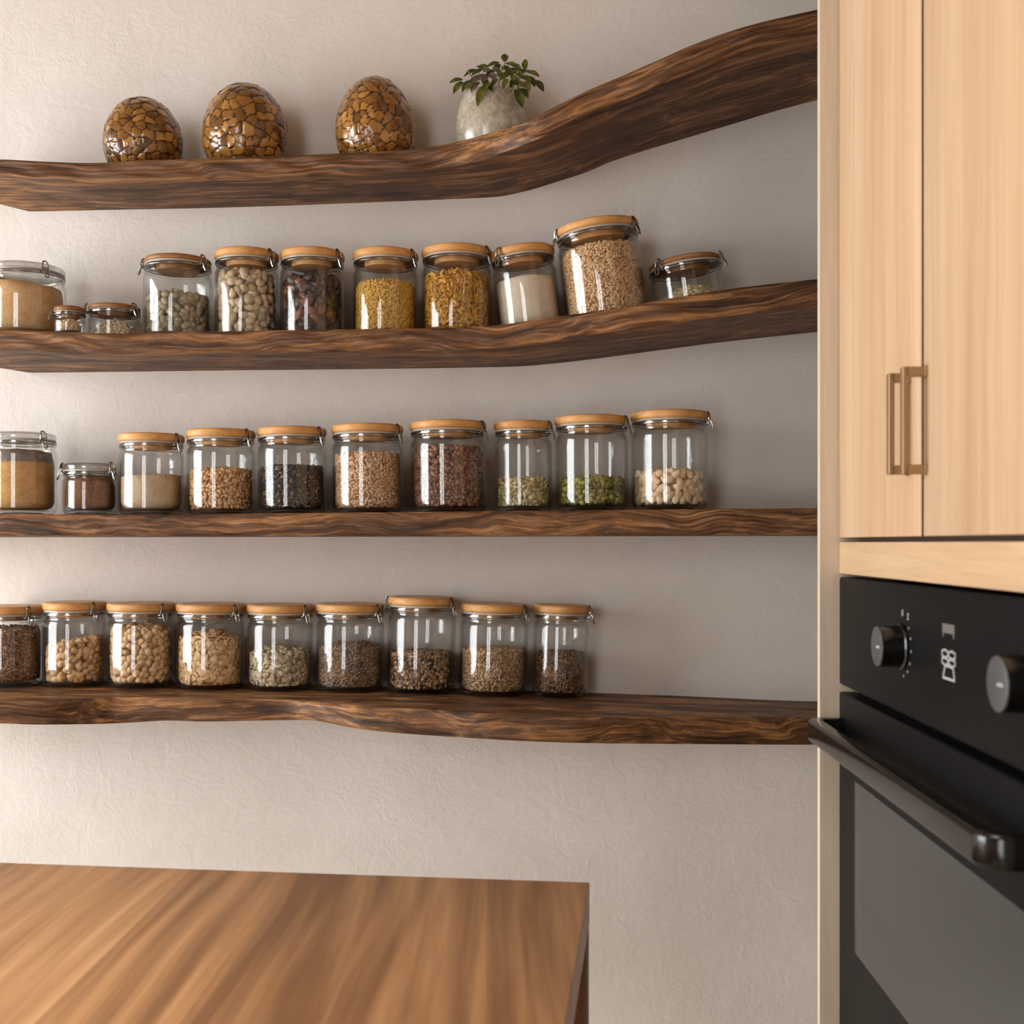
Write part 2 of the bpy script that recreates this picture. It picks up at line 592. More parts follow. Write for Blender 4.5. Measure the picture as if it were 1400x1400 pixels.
# ------------------------------------------------------------------ shelves
def loft_shelf(name, mat, label, FT, FB, BB, dep, xb0, xf0, xb1, top_back=None, seed=0, ztop=None, n=150, L=0.5):
    """live-edge slab fixed to the wall plane Y=0; profiles are given along the wall, grown in depth."""
    r = np.random.default_rng(seed)
    Xb0, Xf0, Xb1 = x_at(xb0, 0), x_at(xf0, -dep(xf0)), x_at(xb1, 0)
    ph = r.uniform(0, 6.28, 8)
    V, Fc, GA = [], [], []
    tops = []
    arc, last = 0.0, None
    for i in range(n):
        u = i / (n - 1)
        Xb = Xb0 + (Xb1 - Xb0) * u
        Xf = Xb + (Xf0 - Xb0) * max(0.0, 1 - (Xb - Xb0) / L) ** 2
        pb = proj((Xb, 0, CZ))[0]
        d = dep(pb)
        pf = proj((Xf, -d, CZ))[0]
        d = dep(pf) if ztop is not None else d
        zt = at_y(pf, FT(pf), -d)[2] if ztop is None else ztop(pf)
        zb = at_y(pf, FB(pf), -d)[2]
        zbb = at_y(pb, BB(pb), 0)[2]
        ztb = zt if top_back is None else top_back(pb, zt)
        tops.append((Xf, zt))
        ring = [(Xb, 0.0, ztb), (Xb + (Xf - Xb) * 0.75, -(d - 0.045), ztb), (Xb + (Xf - Xb) * 0.9, -(d - 0.022), ztb * 0.15 + zt * 0.85)]
        ring.append((Xf, -(d - 0.003), zt))
        K = 7
        for k in range(K):
            w = (k + 0.5) / K
            z = zt + (zb - zt) * (0.06 + 0.88 * w)
            b = 0.0016 * math.sin(Xf * 31 + ph[0] + w * 4) + 0.0012 * math.sin(Xf * 73 + ph[1] - w * 7) + 0.0008 * math.sin(Xf * 160 + ph[2] + 9 * w)
            ring.append((Xf, -(d + b * math.sin(PI * w) ** 0.5), z))
        ring.append((Xf, -(d - 0.003), zb))
        ring.append((Xb + (Xf - Xb) * 0.5, -d * 0.5, (zb + zbb) / 2))
        ring.append((Xb, 0.0, zbb))
        m = len(ring)
        V += ring
        zm = (zt + zb) / 2
        if last is not None:
            arc += math.hypot(Xf - last[0], zm - last[1])
        last = (Xf, zm)
        GA += [(arc, p[1], p[2] - zm) for p in ring]
        if i:
            a, b = (i - 1) * m, i * m
            for k in range(m):
                k2 = (k + 1) % m
                Fc.append((a + k, a + k2, b + k2, b + k))
    Fc.append(tuple(range(m)))
    Fc.append(tuple(range((n - 1) * m, n * m))[::-1])
    bm = bmesh.new()
    vs = [bm.verts.new(v) for v in V]
    for f in Fc:
        bm.faces.new([vs[k] for k in f])
    o = bm_obj(name, bm, mat, angle=32)
    ga = o.data.attributes.new('grain', 'FLOAT_VECTOR', 'POINT')
    ga.data.foreach_set('vector', np.array(GA, np.float32).ravel())
    tag(o, label, 'shelf')
    T = sorted(tops)
    tx, tz = np.array([a for a, b in T]), np.array([b for a, b in T])

    def top(X):
        return float(np.interp(X, tx, tz))
    return o, top


FT1 = spline([(-200, 215), (0, 217), (60, 220), (120, 222), (180, 219), (300, 215), (400, 211.5), (500, 207), (570, 202), (640, 189), (685, 176), (720, 164), (760, 144), (800, 124), (850, 103), (900, 81), (950, 59), (1000, 41), (1050, 27), (1117, 12)])
FB1 = spline([(-200, 236), (0, 240), (60, 247), (120, 248.5), (200, 246), (300, 242), (400, 240), (520, 236.6), (580, 232), (647, 221), (700, 203), (757, 180), (800, 160), (836, 143), (921, 107), (1007, 76), (1060, 61), (1118, 48.6)])
BB1 = spline([(-200, 289), (40, 289), (150, 287), (300, 284), (450, 279), (600, 273), (680, 269), (720, 261), (760, 249), (800, 236), (836, 221), (921, 194), (1007, 168), (1060, 152), (1118, 136.6)])
dep1 = spline([(-200, 0.165), (600, 0.16), (680, 0.185), (757, 0.235), (836, 0.24), (921, 0.252), (1118, 0.245), (1400, 0.24)])


def tb1(p, zt):
    z0 = at_y(600, FT1(600), -dep1(600))[2]
    if p < 585:
        return zt
    if p < 745:
        k = min(1.0, (p - 585) / 25)
        return zt * (1 - k) + z0 * k
    k = min(1.0, (p - 745) / 60)
    return z0 * (1 - k) + zt * k


S1, top1 = loft_shelf('floating_shelf', M['shelf1'], 'sweeping dark walnut shelf curving upwards, carries egg ornaments and plant', FT1, FB1, BB1, dep1, 40, -180, 1250, tb1, 1)
FT2 = spline([(-200, 448), (0, 449.6), (43, 451.8), (107, 454), (171, 455.6), (193, 454), (214, 452), (280, 452.6), (387, 451), (494, 449.6), (558, 449), (614, 447.5), (682, 444), (710, 440), (771, 431), (860, 418.5), (886, 413), (994, 395), (1060, 387), (1116, 381)])
FB2 = spline([(-200, 474), (0, 477.5), (86, 481.8), (161, 484), (193, 481.8), (300, 481), (387, 480.7), (494, 480), (560, 479.3), (624, 477.5), (680, 474.7), (742, 467.5), (860, 450), (886, 446), (1021, 428), (1116, 418)])
BB2 = spline([(-200, 510), (36, 509.6), (280, 506.9), (580, 503.6), (710, 501), (763, 496.5), (860, 484.5), (886, 481), (994, 467), (1116, 454)])
dep2 = spline([(-200, 0.188), (300, 0.188), (600, 0.182), (760, 0.195), (886, 0.212), (1116, 0.208), (1400, 0.2)])
S2, top2 = loft_shelf('floating_shelf', M['shelf2'], 'walnut slab shelf rising gently towards the cabinet, second from the top', FT2, FB2, BB2, dep2, 40, -180, 1250, None, 2)
FT3 = spline([(-200, 703.5), (0, 703), (240, 702.9), (400, 701.5), (560, 700), (780, 697.5), (1116, 694.8), (1300, 694)])
FB3 = spline([(-200, 732), (0, 732), (280, 732.6), (560, 732.4), (800, 732), (1116, 731.2), (1300, 731)])
BB3 = spline([(-200, 735), (560, 733.9), (1116, 733), (1300, 733)])
dep3 = spline([(-200, 0.18), (1300, 0.18)])
S3, top3 = loft_shelf('floating_shelf', M['shelf3'], 'straight walnut plank shelf at eye level, third from the top', FT3, FB3, BB3, dep3, -140, -190, 1250, None, 3)
FT4 = spline([(-200, 959), (0, 959), (71, 958.6), (125, 955.7), (161, 953.6), (230, 954.7), (316, 956.4), (380, 956.6), (423, 959.6), (466, 963.3), (500, 965.8), (594, 970.5), (689, 977.5), (759, 980), (830, 981), (970, 981), (1116, 981.6), (1300, 982)])
FB4 = spline([(-200, 989), (0, 989.6), (71, 991.4), (125, 990.7), (178, 988.4), (230, 985.6), (273, 987), (337, 986), (412, 984.7), (444, 988.6), (476, 995), (530, 1001.6), (618, 1008), (736, 1014.5), (830, 1017), (916, 1017.7), (1116, 1018.8), (1300, 1019)])
z4 = spline([(-200, CZ - 0.2235), (0, CZ - 0.224), (475, CZ - 0.2285), (765, CZ - 0.2355), (960, CZ - 0.241), (1116, CZ - 0.247), (1300, CZ - 0.25)])


def dep4_raw(p):
    t = (CZ - z4(p)) * F / (FT4(p) - PY)
    return -(CAM + ray(p, PY) * t)[1]


_d4 = [(p, dep4_raw(p)) for p in range(-190, 1301, 15)]
dep4 = spline(_d4)
BB4 = spline([(p, PY + (CZ - at_y(p, FB4(p), -dep4(p))[2]) * F / proj(at_y(p, PY, 0))[2]) for p in range(-190, 1301, 30)])
S4, top4 = loft_shelf('floating_shelf', M['shelf4'], 'lowest walnut shelf with wavy live edge, its upper face in view', FT4, FB4, BB4, dep4, -140, -190, 1250, None, 4, ztop=z4)

# ------------------------------------------------------------------ jars
def wire_bail(parent, az, R, zc, h):
    """bent wire clasp standing on the neck ring at azimuth az."""
    c, s = math.cos(az), math.sin(az)
    rad = Vector((c, s, 0))
    tan = Vector((-s, c, 0))

    def P(r, t, z):
        return rad * r + tan * t + Vector((0, 0, z))
    ro = R + 0.0030
    w = 0.0055
    pts = [P(R - 0.002, -w, zc), P(ro, -w, zc + 0.001), P(ro + 0.002, -w * 0.9, zc + h * 0.35), P(ro + 0.001, -w * 0.75, zc + h * 0.8),
           P(ro - 0.001, -w * 0.35, zc + h), P(ro - 0.001, w * 0.35, zc + h), P(ro + 0.001, w * 0.75, zc + h * 0.8), P(ro + 0.002, w * 0.9, zc + h * 0.35),
           P(ro, w, zc + 0.001), P(R - 0.002, w, zc)]
    bm = tube_bm(pts, 0.0012, 6)
    q = 0.0036
    lev = [P(ro + 0.001, -q, zc + h * 0.42), P(ro + 0.0045, -q, zc + h * 0.1), P(ro + 0.006, -q * 0.9, zc - h * 0.25), P(ro + 0.007, -q * 0.5, zc - h * 0.5),
           P(ro + 0.007, q * 0.5, zc - h * 0.5), P(ro + 0.006, q * 0.9, zc - h * 0.25), P(ro + 0.0045, q, zc + h * 0.1), P(ro + 0.001, q, zc + h * 0.42)]
    tube_bm(lev, 0.0011, 6, bm=bm)
    tube_bm([P(ro + 0.0005, -w, zc + h * 0.42), P(ro + 0.0005, w, zc + h * 0.42)], 0.0011, 6, bm=bm)
    return bm_obj('clasp', bm, M['wire'], parent)


def make_jar(x0, x1, ytop, depth, topf, lid, label, below, clasps, group, slope_on=True, lid_px=None):
    xc = (x0 + x1) / 2
    Yc = -depth
    X = x_at(xc, Yc)
    t = proj((X, Yc, CZ))[2]
    R = (x1 - x0) / 2 * t / F - 0.0008
    zb = topf(X)
    zb = max(zb, max(topf(X + q * R) for q in (-0.8, -0.4, 0.4, 0.8))) + 0.0008 if not slope_on else zb + 0.0012
    sl = math.atan2(topf(X + R * 0.8) - topf(X - R * 0.8), 1.6 * R) if slope_on else 0.0
    te = t + R if below else t - R
    zt = CZ - (ytop - PY) * te / F
    H = zt - zb
    root = thing('storage_jar', (X, Yc, zb + 0.0006), label, 'jar', group, (0, -sl, 0))
    lt = {'wood': 0.0125, 'thin': 0.0085, 'glass': 0.0105}[lid]
    rim = 0.0115 if H > 0.07 else 0.009
    zr = H - lt                     # top of the rim
    zn = zr - rim                   # bottom of the collar
    cr = min(0.011, R * 0.2)
    rn = R * 0.93
    g = 0.0026
    sh = min(0.016, H * 0.13)
    outer = [(0.0, 0.0035), (R * 0.55, 0.003), (R * 0.72, 0.0), (R - cr, 0.0004)]
    for k in range(1, 6):
        a = k / 5 * PI / 2
        outer.append((R - cr + cr * math.sin(a), cr * (1 - math.cos(a))))
    zs = zn - sh
    for k in range(1, 4):
        outer.append((R, cr + (zs - cr) * k / 4))
    for k in range(0, 7):
        a = k / 6 * PI / 2
        outer.append((rn + (R - rn) * math.cos(a), zs + sh * 0.8 * math.sin(a)))
    outer += [(rn, zn), (R * 0.965, zn + 0.001), (R * 0.965, zn + 0.0035), (rn * 1.0, zn + 0.0045)]
    inner = [(max(0, r - g), max(z, 0.005) if r > R * 0.5 else 0.0065) for r, z in outer if z < zn + 0.004]
    inner = [(r, z) for r, z in inner]
    inner_clean = []
    for r, z in inner:
        z = max(z, 0.0062 if r < R - cr else z)
        inner_clean.append((r, z))
    prof = outer + [(rn - g, zn + 0.0045)] + inner_clean[::-1][1:]
    if prof[-1][0] > 0:
        prof.append((0.0, 0.0065))
    lathe('glass_body', prof, M['glass'], root, 56, angle=50)
    # collar: bead of thick glass plus pale seal above it
    lathe('neck_ring', [(R * 0.90, zn + 0.0046), (R * 0.955, zn + 0.0046), (R * 0.985, zn + 0.0056), (R * 0.985, zn + 0.0076), (R * 0.955, zn + 0.0088), (R * 0.90, zn + 0.0088), (R * 0.90, zn + 0.0046)], M['rim_glass'], root, 48)
    lathe('seal', [(R * 0.88, zn + 0.0088), (R * 0.965, zn + 0.0088), (R * 0.975, zn + 0.0098), (R * 0.965, zr), (R * 0.88, zr), (R * 0.88, zn + 0.0088)], M['gasket'], root, 48)
    ring = [(R * 0.972 * math.cos(2 * PI * k / 40), R * 0.972 * math.sin(2 * PI * k / 40), zn + 0.0052) for k in range(40)]
    bm_obj('wire_ring', tube_bm(ring, 0.0009, 6, closed=True), M['wire'], root)
    if lid == 'glass':
        lp = [(0, zr), (R * 0.9, zr), (R * 0.965, zr + 0.001), (R * 0.985, zr + 0.004), (R * 0.965, zr + 0.007), (R * 0.93, zr + 0.009), (R * 0.90, zr + lt * 0.9), (R * 0.84, zr + lt), (0, zr + lt)]
        lathe('lid', lp, M['rim_glass'], root, 48)
    else:
        RL = R * (1.015 if lid == 'wood' else 0.975)
        b = min(0.004, lt * 0.4)
        lp = [(0, zr), (RL - b, zr)]
        for k in range(1, 5):
            a = k / 4 * PI / 2
            lp.append((RL - b + b * math.sin(a), zr + b * (1 - math.cos(a))))
        for k in range(0, 5):
            a = k / 4 * PI / 2
            lp.append((RL - b + b * math.cos(a), zr + lt - b + b * math.sin(a)))
        lp += [(RL * 0.7, zr + lt), (0, zr + lt)]
        mt = M['lid'] if lid == 'wood' else M['lid_dark']
        lathe('lid', lp, mt, root, 56)
        lathe('lid_plug', [(0, zr), (R * 0.64, zr), (R * 0.64, zn + 0.003), (R * 0.61, zn + 0.001), (0, zn + 0.001)], mt, root, 40)
    for az in clasps:
        wire_bail(root, math.radians(az), R * 0.97, zn + 0.0055, rim + lt * 0.55)
    return dict(root=root, X=X, Y=Yc, zb=zb, R=R, ri=(R - g) * 0.965, z0=0.0075, zn=zn, zs=zs, sh=sh, sl=sl, t=t, cr=cr)


# grain templates ---------------------------------------------------
def ico(sub):
    bm = bmesh.new()
    bmesh.ops.create_icosphere(bm, subdivisions=sub, radius=1.0)
    V = np.array([v.co[:] for v in bm.verts])
    Fc = np.array([[v.index for v in f.verts] for f in bm.faces])
    bm.free()
    return V, Fc


ICO1, ICO2, ICO3 = ico(1), ico(2), ico(3)


def templates(shape, sub, k=5):
    base = {1: ICO1, 2: ICO2, 3: ICO3}[sub]
    out = []
    for i in range(k):
        V = base[0].copy()
        Fc = base[1]
        if shape == 'bean':
            bend = rng.uniform(0.15, 0.35)
            V[:, 1] += bend * (V[:, 0] ** 2 - 0.4)
        elif shape == 'chunk':
            for _ in range(5):
                d = rng.normal(size=3)
                d /= np.linalg.norm(d)
                V *= (1 + 0.16 * np.sin(3.1 * (V @ d) + rng.uniform(0, 6)))[:, None]
        elif shape == 'seed':
            V[:, 1:] *= (1 - 0.45 * V[:, :1])
        elif shape == 'chickpea':
            V[:, 1:] *= (1 - 0.18 * V[:, :1])
            V += 0.10 * np.sin(V[:, [1, 2, 0]] * 3 + rng.uniform(0, 6))
            V[:, 2] -= 0.22 * np.exp(-(V[:, 1] / 0.25) ** 2) * (V[:, 2] > 0)
        elif shape == 'flake':
            V[:, 2] += 0.5 * np.sin(V[:, 0] * 2 + rng.uniform(0, 6)) * 0.6 + 0.4 * np.cos(V[:, 1] * 2.4 + rng.uniform(0, 6))
            V[:, :2] *= (1 + 0.14 * np.sin(np.arctan2(V[:, 1], V[:, 0]) * 3 + rng.uniform(0, 6)))[:, None]
        elif shape == 'stick':
            V[:, 0] = np.sign(V[:, 0]) * np.abs(V[:, 0]) ** 0.6
            V[:, 1] += 1.2 * (V[:, 0] ** 2 - 0.4) * rng.uniform(-1, 1)
        elif shape == 'curl':
            n, m = 14, 6
            V, Fc = [], []
            tw = rng.uniform(0.8, 1.4)
            for a in range(n):
                u = a / (n - 1) * 2 - 1
                cy, cz_ = 0.9 * (u * u - 0.4), 0.25 * math.sin(u * 3 + i)
                for b in range(m):
                    an = 2 * PI * b / m + u * 4 * tw
                    rr = 0.75 * (1.0 + 0.45 * math.cos(3 * an + u * 9))
                    V.append((u, cy + rr * math.cos(an), cz_ + rr * math.sin(an)))
            for a in range(n - 1):
                for b in range(m):
                    p, q = a * m + b, a * m + (b + 1) % m
                    Fc.append((p, q, q + m))
                    Fc.append((p, q + m, p + m))
            for b in range(1, m - 1):
                Fc.append((0, b + 1, b))
                e = (n - 1) * m
                Fc.append((e, e + b, e + b + 1))
            V, Fc = np.array(V), np.array(Fc)
        out.append((V, Fc))
    return out


def rand_rot(n, flat=0.0, normal=None):
    q = rng.normal(size=(n, 4))
    q /= np.linalg.norm(q, axis=1)[:, None]
    w, x, y, z = q.T
    return np.stack([np.stack([1 - 2 * (y * y + z * z), 2 * (x * y - z * w), 2 * (x * z + y * w)], -1),
                     np.stack([2 * (x * y + z * w), 1 - 2 * (x * x + z * z), 2 * (y * z - x * w)], -1),
                     np.stack([2 * (x * z - y * w), 2 * (y * z + x * w), 1 - 2 * (x * x + y * y)], -1)], -2)


def surf_rot(nrm, tilt):
    """rotations whose local z follows nrm, spun at random and tipped a little."""
    n = len(nrm)
    nn = nrm + rng.normal(size=(n, 3)) * tilt
    nn /= np.linalg.norm(nn, axis=1)[:, None]
    a = rng.normal(size=(n, 3))
    x = a - nn * np.sum(a * nn, 1)[:, None]
    x /= np.linalg.norm(x, axis=1)[:, None]
    y = np.cross(nn, x)
    return np.stack([x, y, nn], -1)


def fill_grains(name, J, mat, label, size, shape, ytop, edge_drop=0.008, slant=0.0, sub=1, tilt=0.5, dens=1.0, rfrac=1.0, bias=None, cat=None, bumpy=0.0, span=280):
    """heap of loose pieces inside jar J: an inner core plus the pieces that lie against the glass and on top."""
    a, b, c = size
    ri = J['ri'] * rfrac
    ztop = CZ + (PY - ytop) * J['t'] / F - J['zb']      # centre of the heap
    z0 = J['z0']
    ph = rng.uniform(0, 6.28, 4)

    def top(r, th):
        q = (r / ri) ** 2
        return ztop - edge_drop * q + slant * (r / ri) * np.cos(th) + bumpy * np.sin(r * 140 + ph[0]) * np.sin(th * 2 + ph[1]) * (1 - 0.3 * q)
    tmpl = templates(shape, sub)
    pts, nrm = [], []
    if a < 0.0045:
        a, b, c = a * 1.15, b * 1.15, c * 1.15
    step = 1.55 * math.sqrt(a * b) / math.sqrt(dens)
    # against the glass: two staggered layers
    for lay in range(2):
        r0 = ri - c * (1.0 + 1.7 * lay) - 0.0004
        half = math.radians(span / 2)
        nth = int(2 * half * r0 / step)
        zmax = ztop + abs(slant) + 0.004
        nz = int(max(1, (zmax - z0) / (step * 0.87)))
        th = np.linspace(-half, half, nth, endpoint=False)
        for k in range(nz + 1):
            z = z0 + c + k * step * 0.87
            tt = th + (step / r0) * (0.5 if (k + lay) % 2 else 0) + rng.normal(size=nth) * 0.22 * step / r0 - PI / 2
            zz = z + rng.normal(size=nth) * 0.2 * step
            ok = zz < top(np.full(nth, r0), tt) - c * 0.2
            zz = np.maximum(zz, z0 + c * 0.8)
            # base corner of the glass is rounded
            lowc = np.clip((J['cr'] - (zz - z0)) / J['cr'], 0, 1)
            rr = r0 - J['cr'] * 0.45 * lowc ** 2 * (1 if rfrac > 0.9 else 0)
            rr = rr - 0.0
            p = np.stack([rr * np.cos(tt), rr * np.sin(tt), zz], -1)[ok]
            q = np.stack([np.cos(tt), np.sin(tt), np.zeros(nth)], -1)[ok]
            pts.append(p)
            nrm.append(q)
    # on top
    ng = int(2 * ri / step) + 1
    for i in range(ng):
        for j in range(ng):
            x = -ri + (i + 0.5 * (j % 2)) * step + rng.normal() * step * 0.2
            y = -ri + j * step * 0.95 + rng.normal() * step * 0.2
            r = math.hypot(x, y)
            if r > ri - a * 0.7:
                continue
            pts.append(np.array([[x, y, top(r, math.atan2(y, x)) - c * 0.3 + rng.normal() * c * 0.35]]))
            nrm.append(np.array([[0, 0, 1.0]]))
    P, Q = np.concatenate(pts), np.concatenate(nrm)
    n = len(P)
    R_ = surf_rot(Q, tilt)
    S = np.array([a, b, c]) * rng.uniform(0.82, 1.15, size=(n, 1)) * rng.uniform(0.92, 1.08, size=(n, 3))
    tv = rng.beta(2, 2, size=n) if bias is None else np.clip(rng.choice(bias, size=n) + rng.normal(size=n) * 0.09, 0, 1)
    which = rng.integers(0, len(tmpl), size=n)
    VV, FF, TT = [], [], []
    off = 0
    for k, (V, Fc) in enumerate(tmpl):
        idx = np.where(which == k)[0]
        if not len(idx):
            continue
        W = np.einsum('nij,nvj->nvi', R_[idx], V[None] * S[idx][:, None, :]) + P[idx][:, None, :]
        rad = np.hypot(W[..., 0], W[..., 1])
        lim = J['ri'] * (1 - 0.10 * np.clip((W[..., 2] - J['zs'] + 0.004) / J['sh'], 0, 1))
        f = np.minimum(1.0, lim / np.maximum(rad, 1e-6))
        W[..., 0] *= f
        W[..., 1] *= f
        W[..., 2] = np.maximum(W[..., 2], z0 - 0.0006)
        m = len(V)
        VV.append(W.reshape(-1, 3))
        FF.append((Fc[None] + (np.arange(len(idx)) * m)[:, None, None] + off).reshape(-1, 3))
        TT.append(np.repeat(tv[idx], m))
        off += len(idx) * m
    # core
    rc = max(0.004, ri - c * 2.6)
    V, Fc, nseg = [], [], 24
    rows = [(0, z0), (rc, z0)] + [(rc * k / 4, None) for k in (4, 3, 2, 1)] + [(0, None)]
    for r, z in rows:
        for s in range(nseg):
            t_ = 2 * PI * s / nseg
            V.append((r * math.cos(t_), r * math.sin(t_), z if z is not None else float(top(r, t_)) - c * 1.1))
    for k in range(len(rows) - 1):
        for s in range(nseg):
            p, q = k * nseg + s, k * nseg + (s + 1) % nseg
            Fc.append((p, q, q + nseg))
            Fc.append((p, q + nseg, p + nseg))
    VV.append(np.array(V))
    FF.append(np.array(Fc) + off)
    TT.append(np.full(len(V), 0.0))
    o = np_mesh(name, np.concatenate(VV), np.concatenate(FF), mat, attr=np.concatenate(TT), loc=J['root'].location)
    o.rotation_euler = J['root'].rotation_euler
    tag(o, label, cat or 'dry food', kind='stuff')
    return o


def fill_powder(name, J, mat, label, ytop, edge_drop=0.006, slant=0.0, bumpy=0.001, rfrac=1.0, cat=None):
    ri = J['ri'] * rfrac
    ztop = CZ + (PY - ytop) * J['t'] / F - J['zb']
    z0 = J['z0']
    n = 56
    ph = rng.uniform(0, 6.28, 6)

    def top(r, th):
        q = (r / ri) ** 2
        x, y = r * math.cos(th), r * math.sin(th)
        return (ztop - edge_drop * q + slant * (r / ri) * math.cos(th)
                + bumpy * (math.sin(x * 150 + ph[0]) * math.sin(y * 130 + ph[1]) + 0.5 * math.sin(x * 330 + ph[2]) * math.sin(y * 310 + ph[3])))
    cr = J['cr'] * 1.15
    V, Fc = [], []
    rows = [(0, 'b', 0), (ri - cr, 'b', 0), (ri - cr * 0.3, 'b', cr * 0.3), (ri, 'b', cr)] + [(ri, 'w', k / 4) for k in (1, 2, 3)]
    rows += [(ri * k / 10, 't', 0) for k in range(10, 0, -1)] + [(0, 't', 0)]
    for r, kd, h in rows:
        for s in range(n):
            th = 2 * PI * s / n
            tp = top(ri, th)
            z = z0 + h if kd == 'b' else (z0 + cr + (tp - z0 - cr) * h if kd == 'w' else top(r, th))
            V.append((r * math.cos(th), r * math.sin(th), z))
    for k in range(len(rows) - 1):
        for s in range(n):
            p, q = k * n + s, k * n + (s + 1) % n
            Fc.append((p, q, q + n))
            Fc.append((p, q + n, p + n))
    V = np.array(V)
    V[:, :2] *= (1 - 0.10 * np.clip((V[:, 2] - J['zs'] + 0.004) / J['sh'], 0, 1))[:, None]
    o = np_mesh(name, V, np.array(Fc), mat, loc=J['root'].location)
    o.rotation_euler = J['root'].rotation_euler
    tag(o, label, cat or 'dry food', kind='stuff')
    return o


G2, G3, G4 = 'jars on the second shelf', 'jars on the third shelf', 'jars on the lowest shelf'


def gm(name, d, m, l, **k):
    return grain_mat(name, srgb(*d), srgb(*m), srgb(*l), **k)


def pm(name, d, m, l, **k):
    return powder_mat(name, srgb(*d), srgb(*m), srgb(*l), **k)


def SZ(a, b, c):
    return (a, b, c)


D2, D3, D4 = 0.083, 0.085, 0.056
# ---- second shelf
J = make_jar(-17, 88, 354, D2, top2, 'glass', 'tall glass-lidded clip jar of tan flour on second shelf, beside two tiny jars', False, [-38], G2, False)
fill_powder('tan_flour', J, pm('tan_flour', (188, 140, 88), (210, 164, 112), (224, 184, 136)), 'tan flour with a slanting top inside the tall glass-lidded jar', 390, 0.003, -0.005, cat='flour')
J = make_jar(74, 117, 417, 0.138, top2, 'thin', 'tiny clip jar with low tan heap, smallest on the second shelf', False, [180], G2, False)
fill_grains('tan_meal', J, gm('tan_meal', (190, 150, 100), (216, 182, 136), (232, 206, 166)), 'low heap of tan meal in the tiniest jar', (0.0022, 0.0016, 0.0013), 'flake', 437, 0.012, rfrac=0.85, cat='meal')
J = make_jar(121, 192, 413, 0.095, top2, 'thin', 'squat clip jar holding pale flakes heap, between tiny jar and pumpkin seed jar', False, [-25, -155], G2, False)
fill_grains('pale_flakes', J, gm('pale_flakes', (196, 168, 126), (222, 200, 164), (236, 220, 192)), 'small heap of pale flakes in the squat jar', (0.0032, 0.0024, 0.0012), 'flake', 438, 0.020, rfrac=0.86, cat='flakes')
J = make_jar(197, 290, 345, D2, top2, 'thin', 'jar half filled with grey-green beans, brown lid, clips on both sides', False, [-28, 186], G2, False)
fill_grains('grey_green_beans', J, gm('grey_beans', (112, 100, 76), (150, 138, 110), (186, 174, 144), rough=0.4), 'grey-green beans half filling the jar with brown lid', (0.0074, 0.0052, 0.0046), 'bean', 404, 0.008, sub=2, cat='beans', bumpy=0.002)
J = make_jar(294, 381, 336, D2, top2, 'wood', 'wood-lidded jar of large beige beans, before the dark dried fruit jar', False, [-30], G2, False)
fill_grains('beige_beans', J, gm('beige_beans', (156, 134, 102), (192, 170, 138), (214, 194, 164), rough=0.45), 'large beige beans filling jar on second shelf', (0.0088, 0.0066, 0.006), 'chickpea', 375, 0.006, sub=2, cat='beans', bumpy=0.002)
J = make_jar(383, 471, 336, D2, top2, 'wood', 'wood-lidded jar of nearly black dried fruit on second shelf', False, [-28], G2, False)
fill_grains('dark_dried_fruit', J, gm('dried_fruit', (30, 20, 20), (58, 38, 34), (128, 82, 50), rough=0.35, spec=0.5), 'dark brown dried fruit pieces in glass jar', (0.0098, 0.0078, 0.007), 'chunk', 380, 0.007, sub=3, bias=[0.15, 0.25, 0.4, 0.55, 0.9], cat='dried fruit', bumpy=0.002)
J = make_jar(482, 572, 336, D2, top2, 'wood', 'wood-lidded jar half full of fine golden noodles on second shelf', False, [-28], G2, False)
fill_grains('golden_noodles', J, gm('noodles', (176, 126, 40), (214, 166, 66), (234, 196, 108)), 'short fine golden noodles heaped in jar', (0.0052, 0.0014, 0.0013), 'stick', 387, 0.008, dens=1.4, tilt=0.8, cat='pasta', bumpy=0.001)
J = make_jar(576, 673, 331, D2, top2, 'wood', 'wood-lidded jar of curly yellow pasta on second shelf', False, [-28], G2, False)
fill_grains('curly_pasta', J, gm('curly_pasta', (180, 118, 24), (212, 152, 46), (232, 184, 88)), 'curly yellow pasta filling jar on second shelf', (0.0085, 0.0027, 0.0027), 'curl', 378, 0.006, tilt=0.9, dens=1.3, cat='pasta', bumpy=0.002)
J = make_jar(682, 771, 331, D2, top2, 'wood', 'wood-lidded jar of off-white flour, beside the biggest jar', False, [-132], G2)
fill_powder('white_flour', J, pm('white_flour', (208, 190, 164), (222, 206, 184), (232, 220, 202)), 'off-white flour with domed top on second shelf', 378, 0.009, 0, 0.0006, cat='flour')
J = make_jar(774, 889, 294, D2 + 0.008, top2, 'wood', 'biggest jar, nearly full of golden grain, on rising end of second shelf', False, [-32, 196], G2)
fill_grains('golden_grain', J, gm('golden_grain', (176, 130, 82), (212, 172, 126), (232, 200, 160)), 'golden grain nearly filling the biggest jar', (0.0040, 0.0018, 0.0016), 'seed', 338, 0.007, dens=1.25, tilt=0.6, cat='grain')
J = make_jar(894, 997, 345, D2, top2, 'thin', 'squat brown-lidded clip jar almost empty, last before the cabinet on second shelf', False, [-26, 222], G2)
fill_grains('pale_grain', J, gm('pale_grain', (170, 146, 104), (200, 178, 138), (222, 204, 168)), 'small pale heap of grain in the almost empty squat jar', (0.0034, 0.002, 0.0016), 'seed', 391, 0.022, rfrac=0.9, cat='grain')
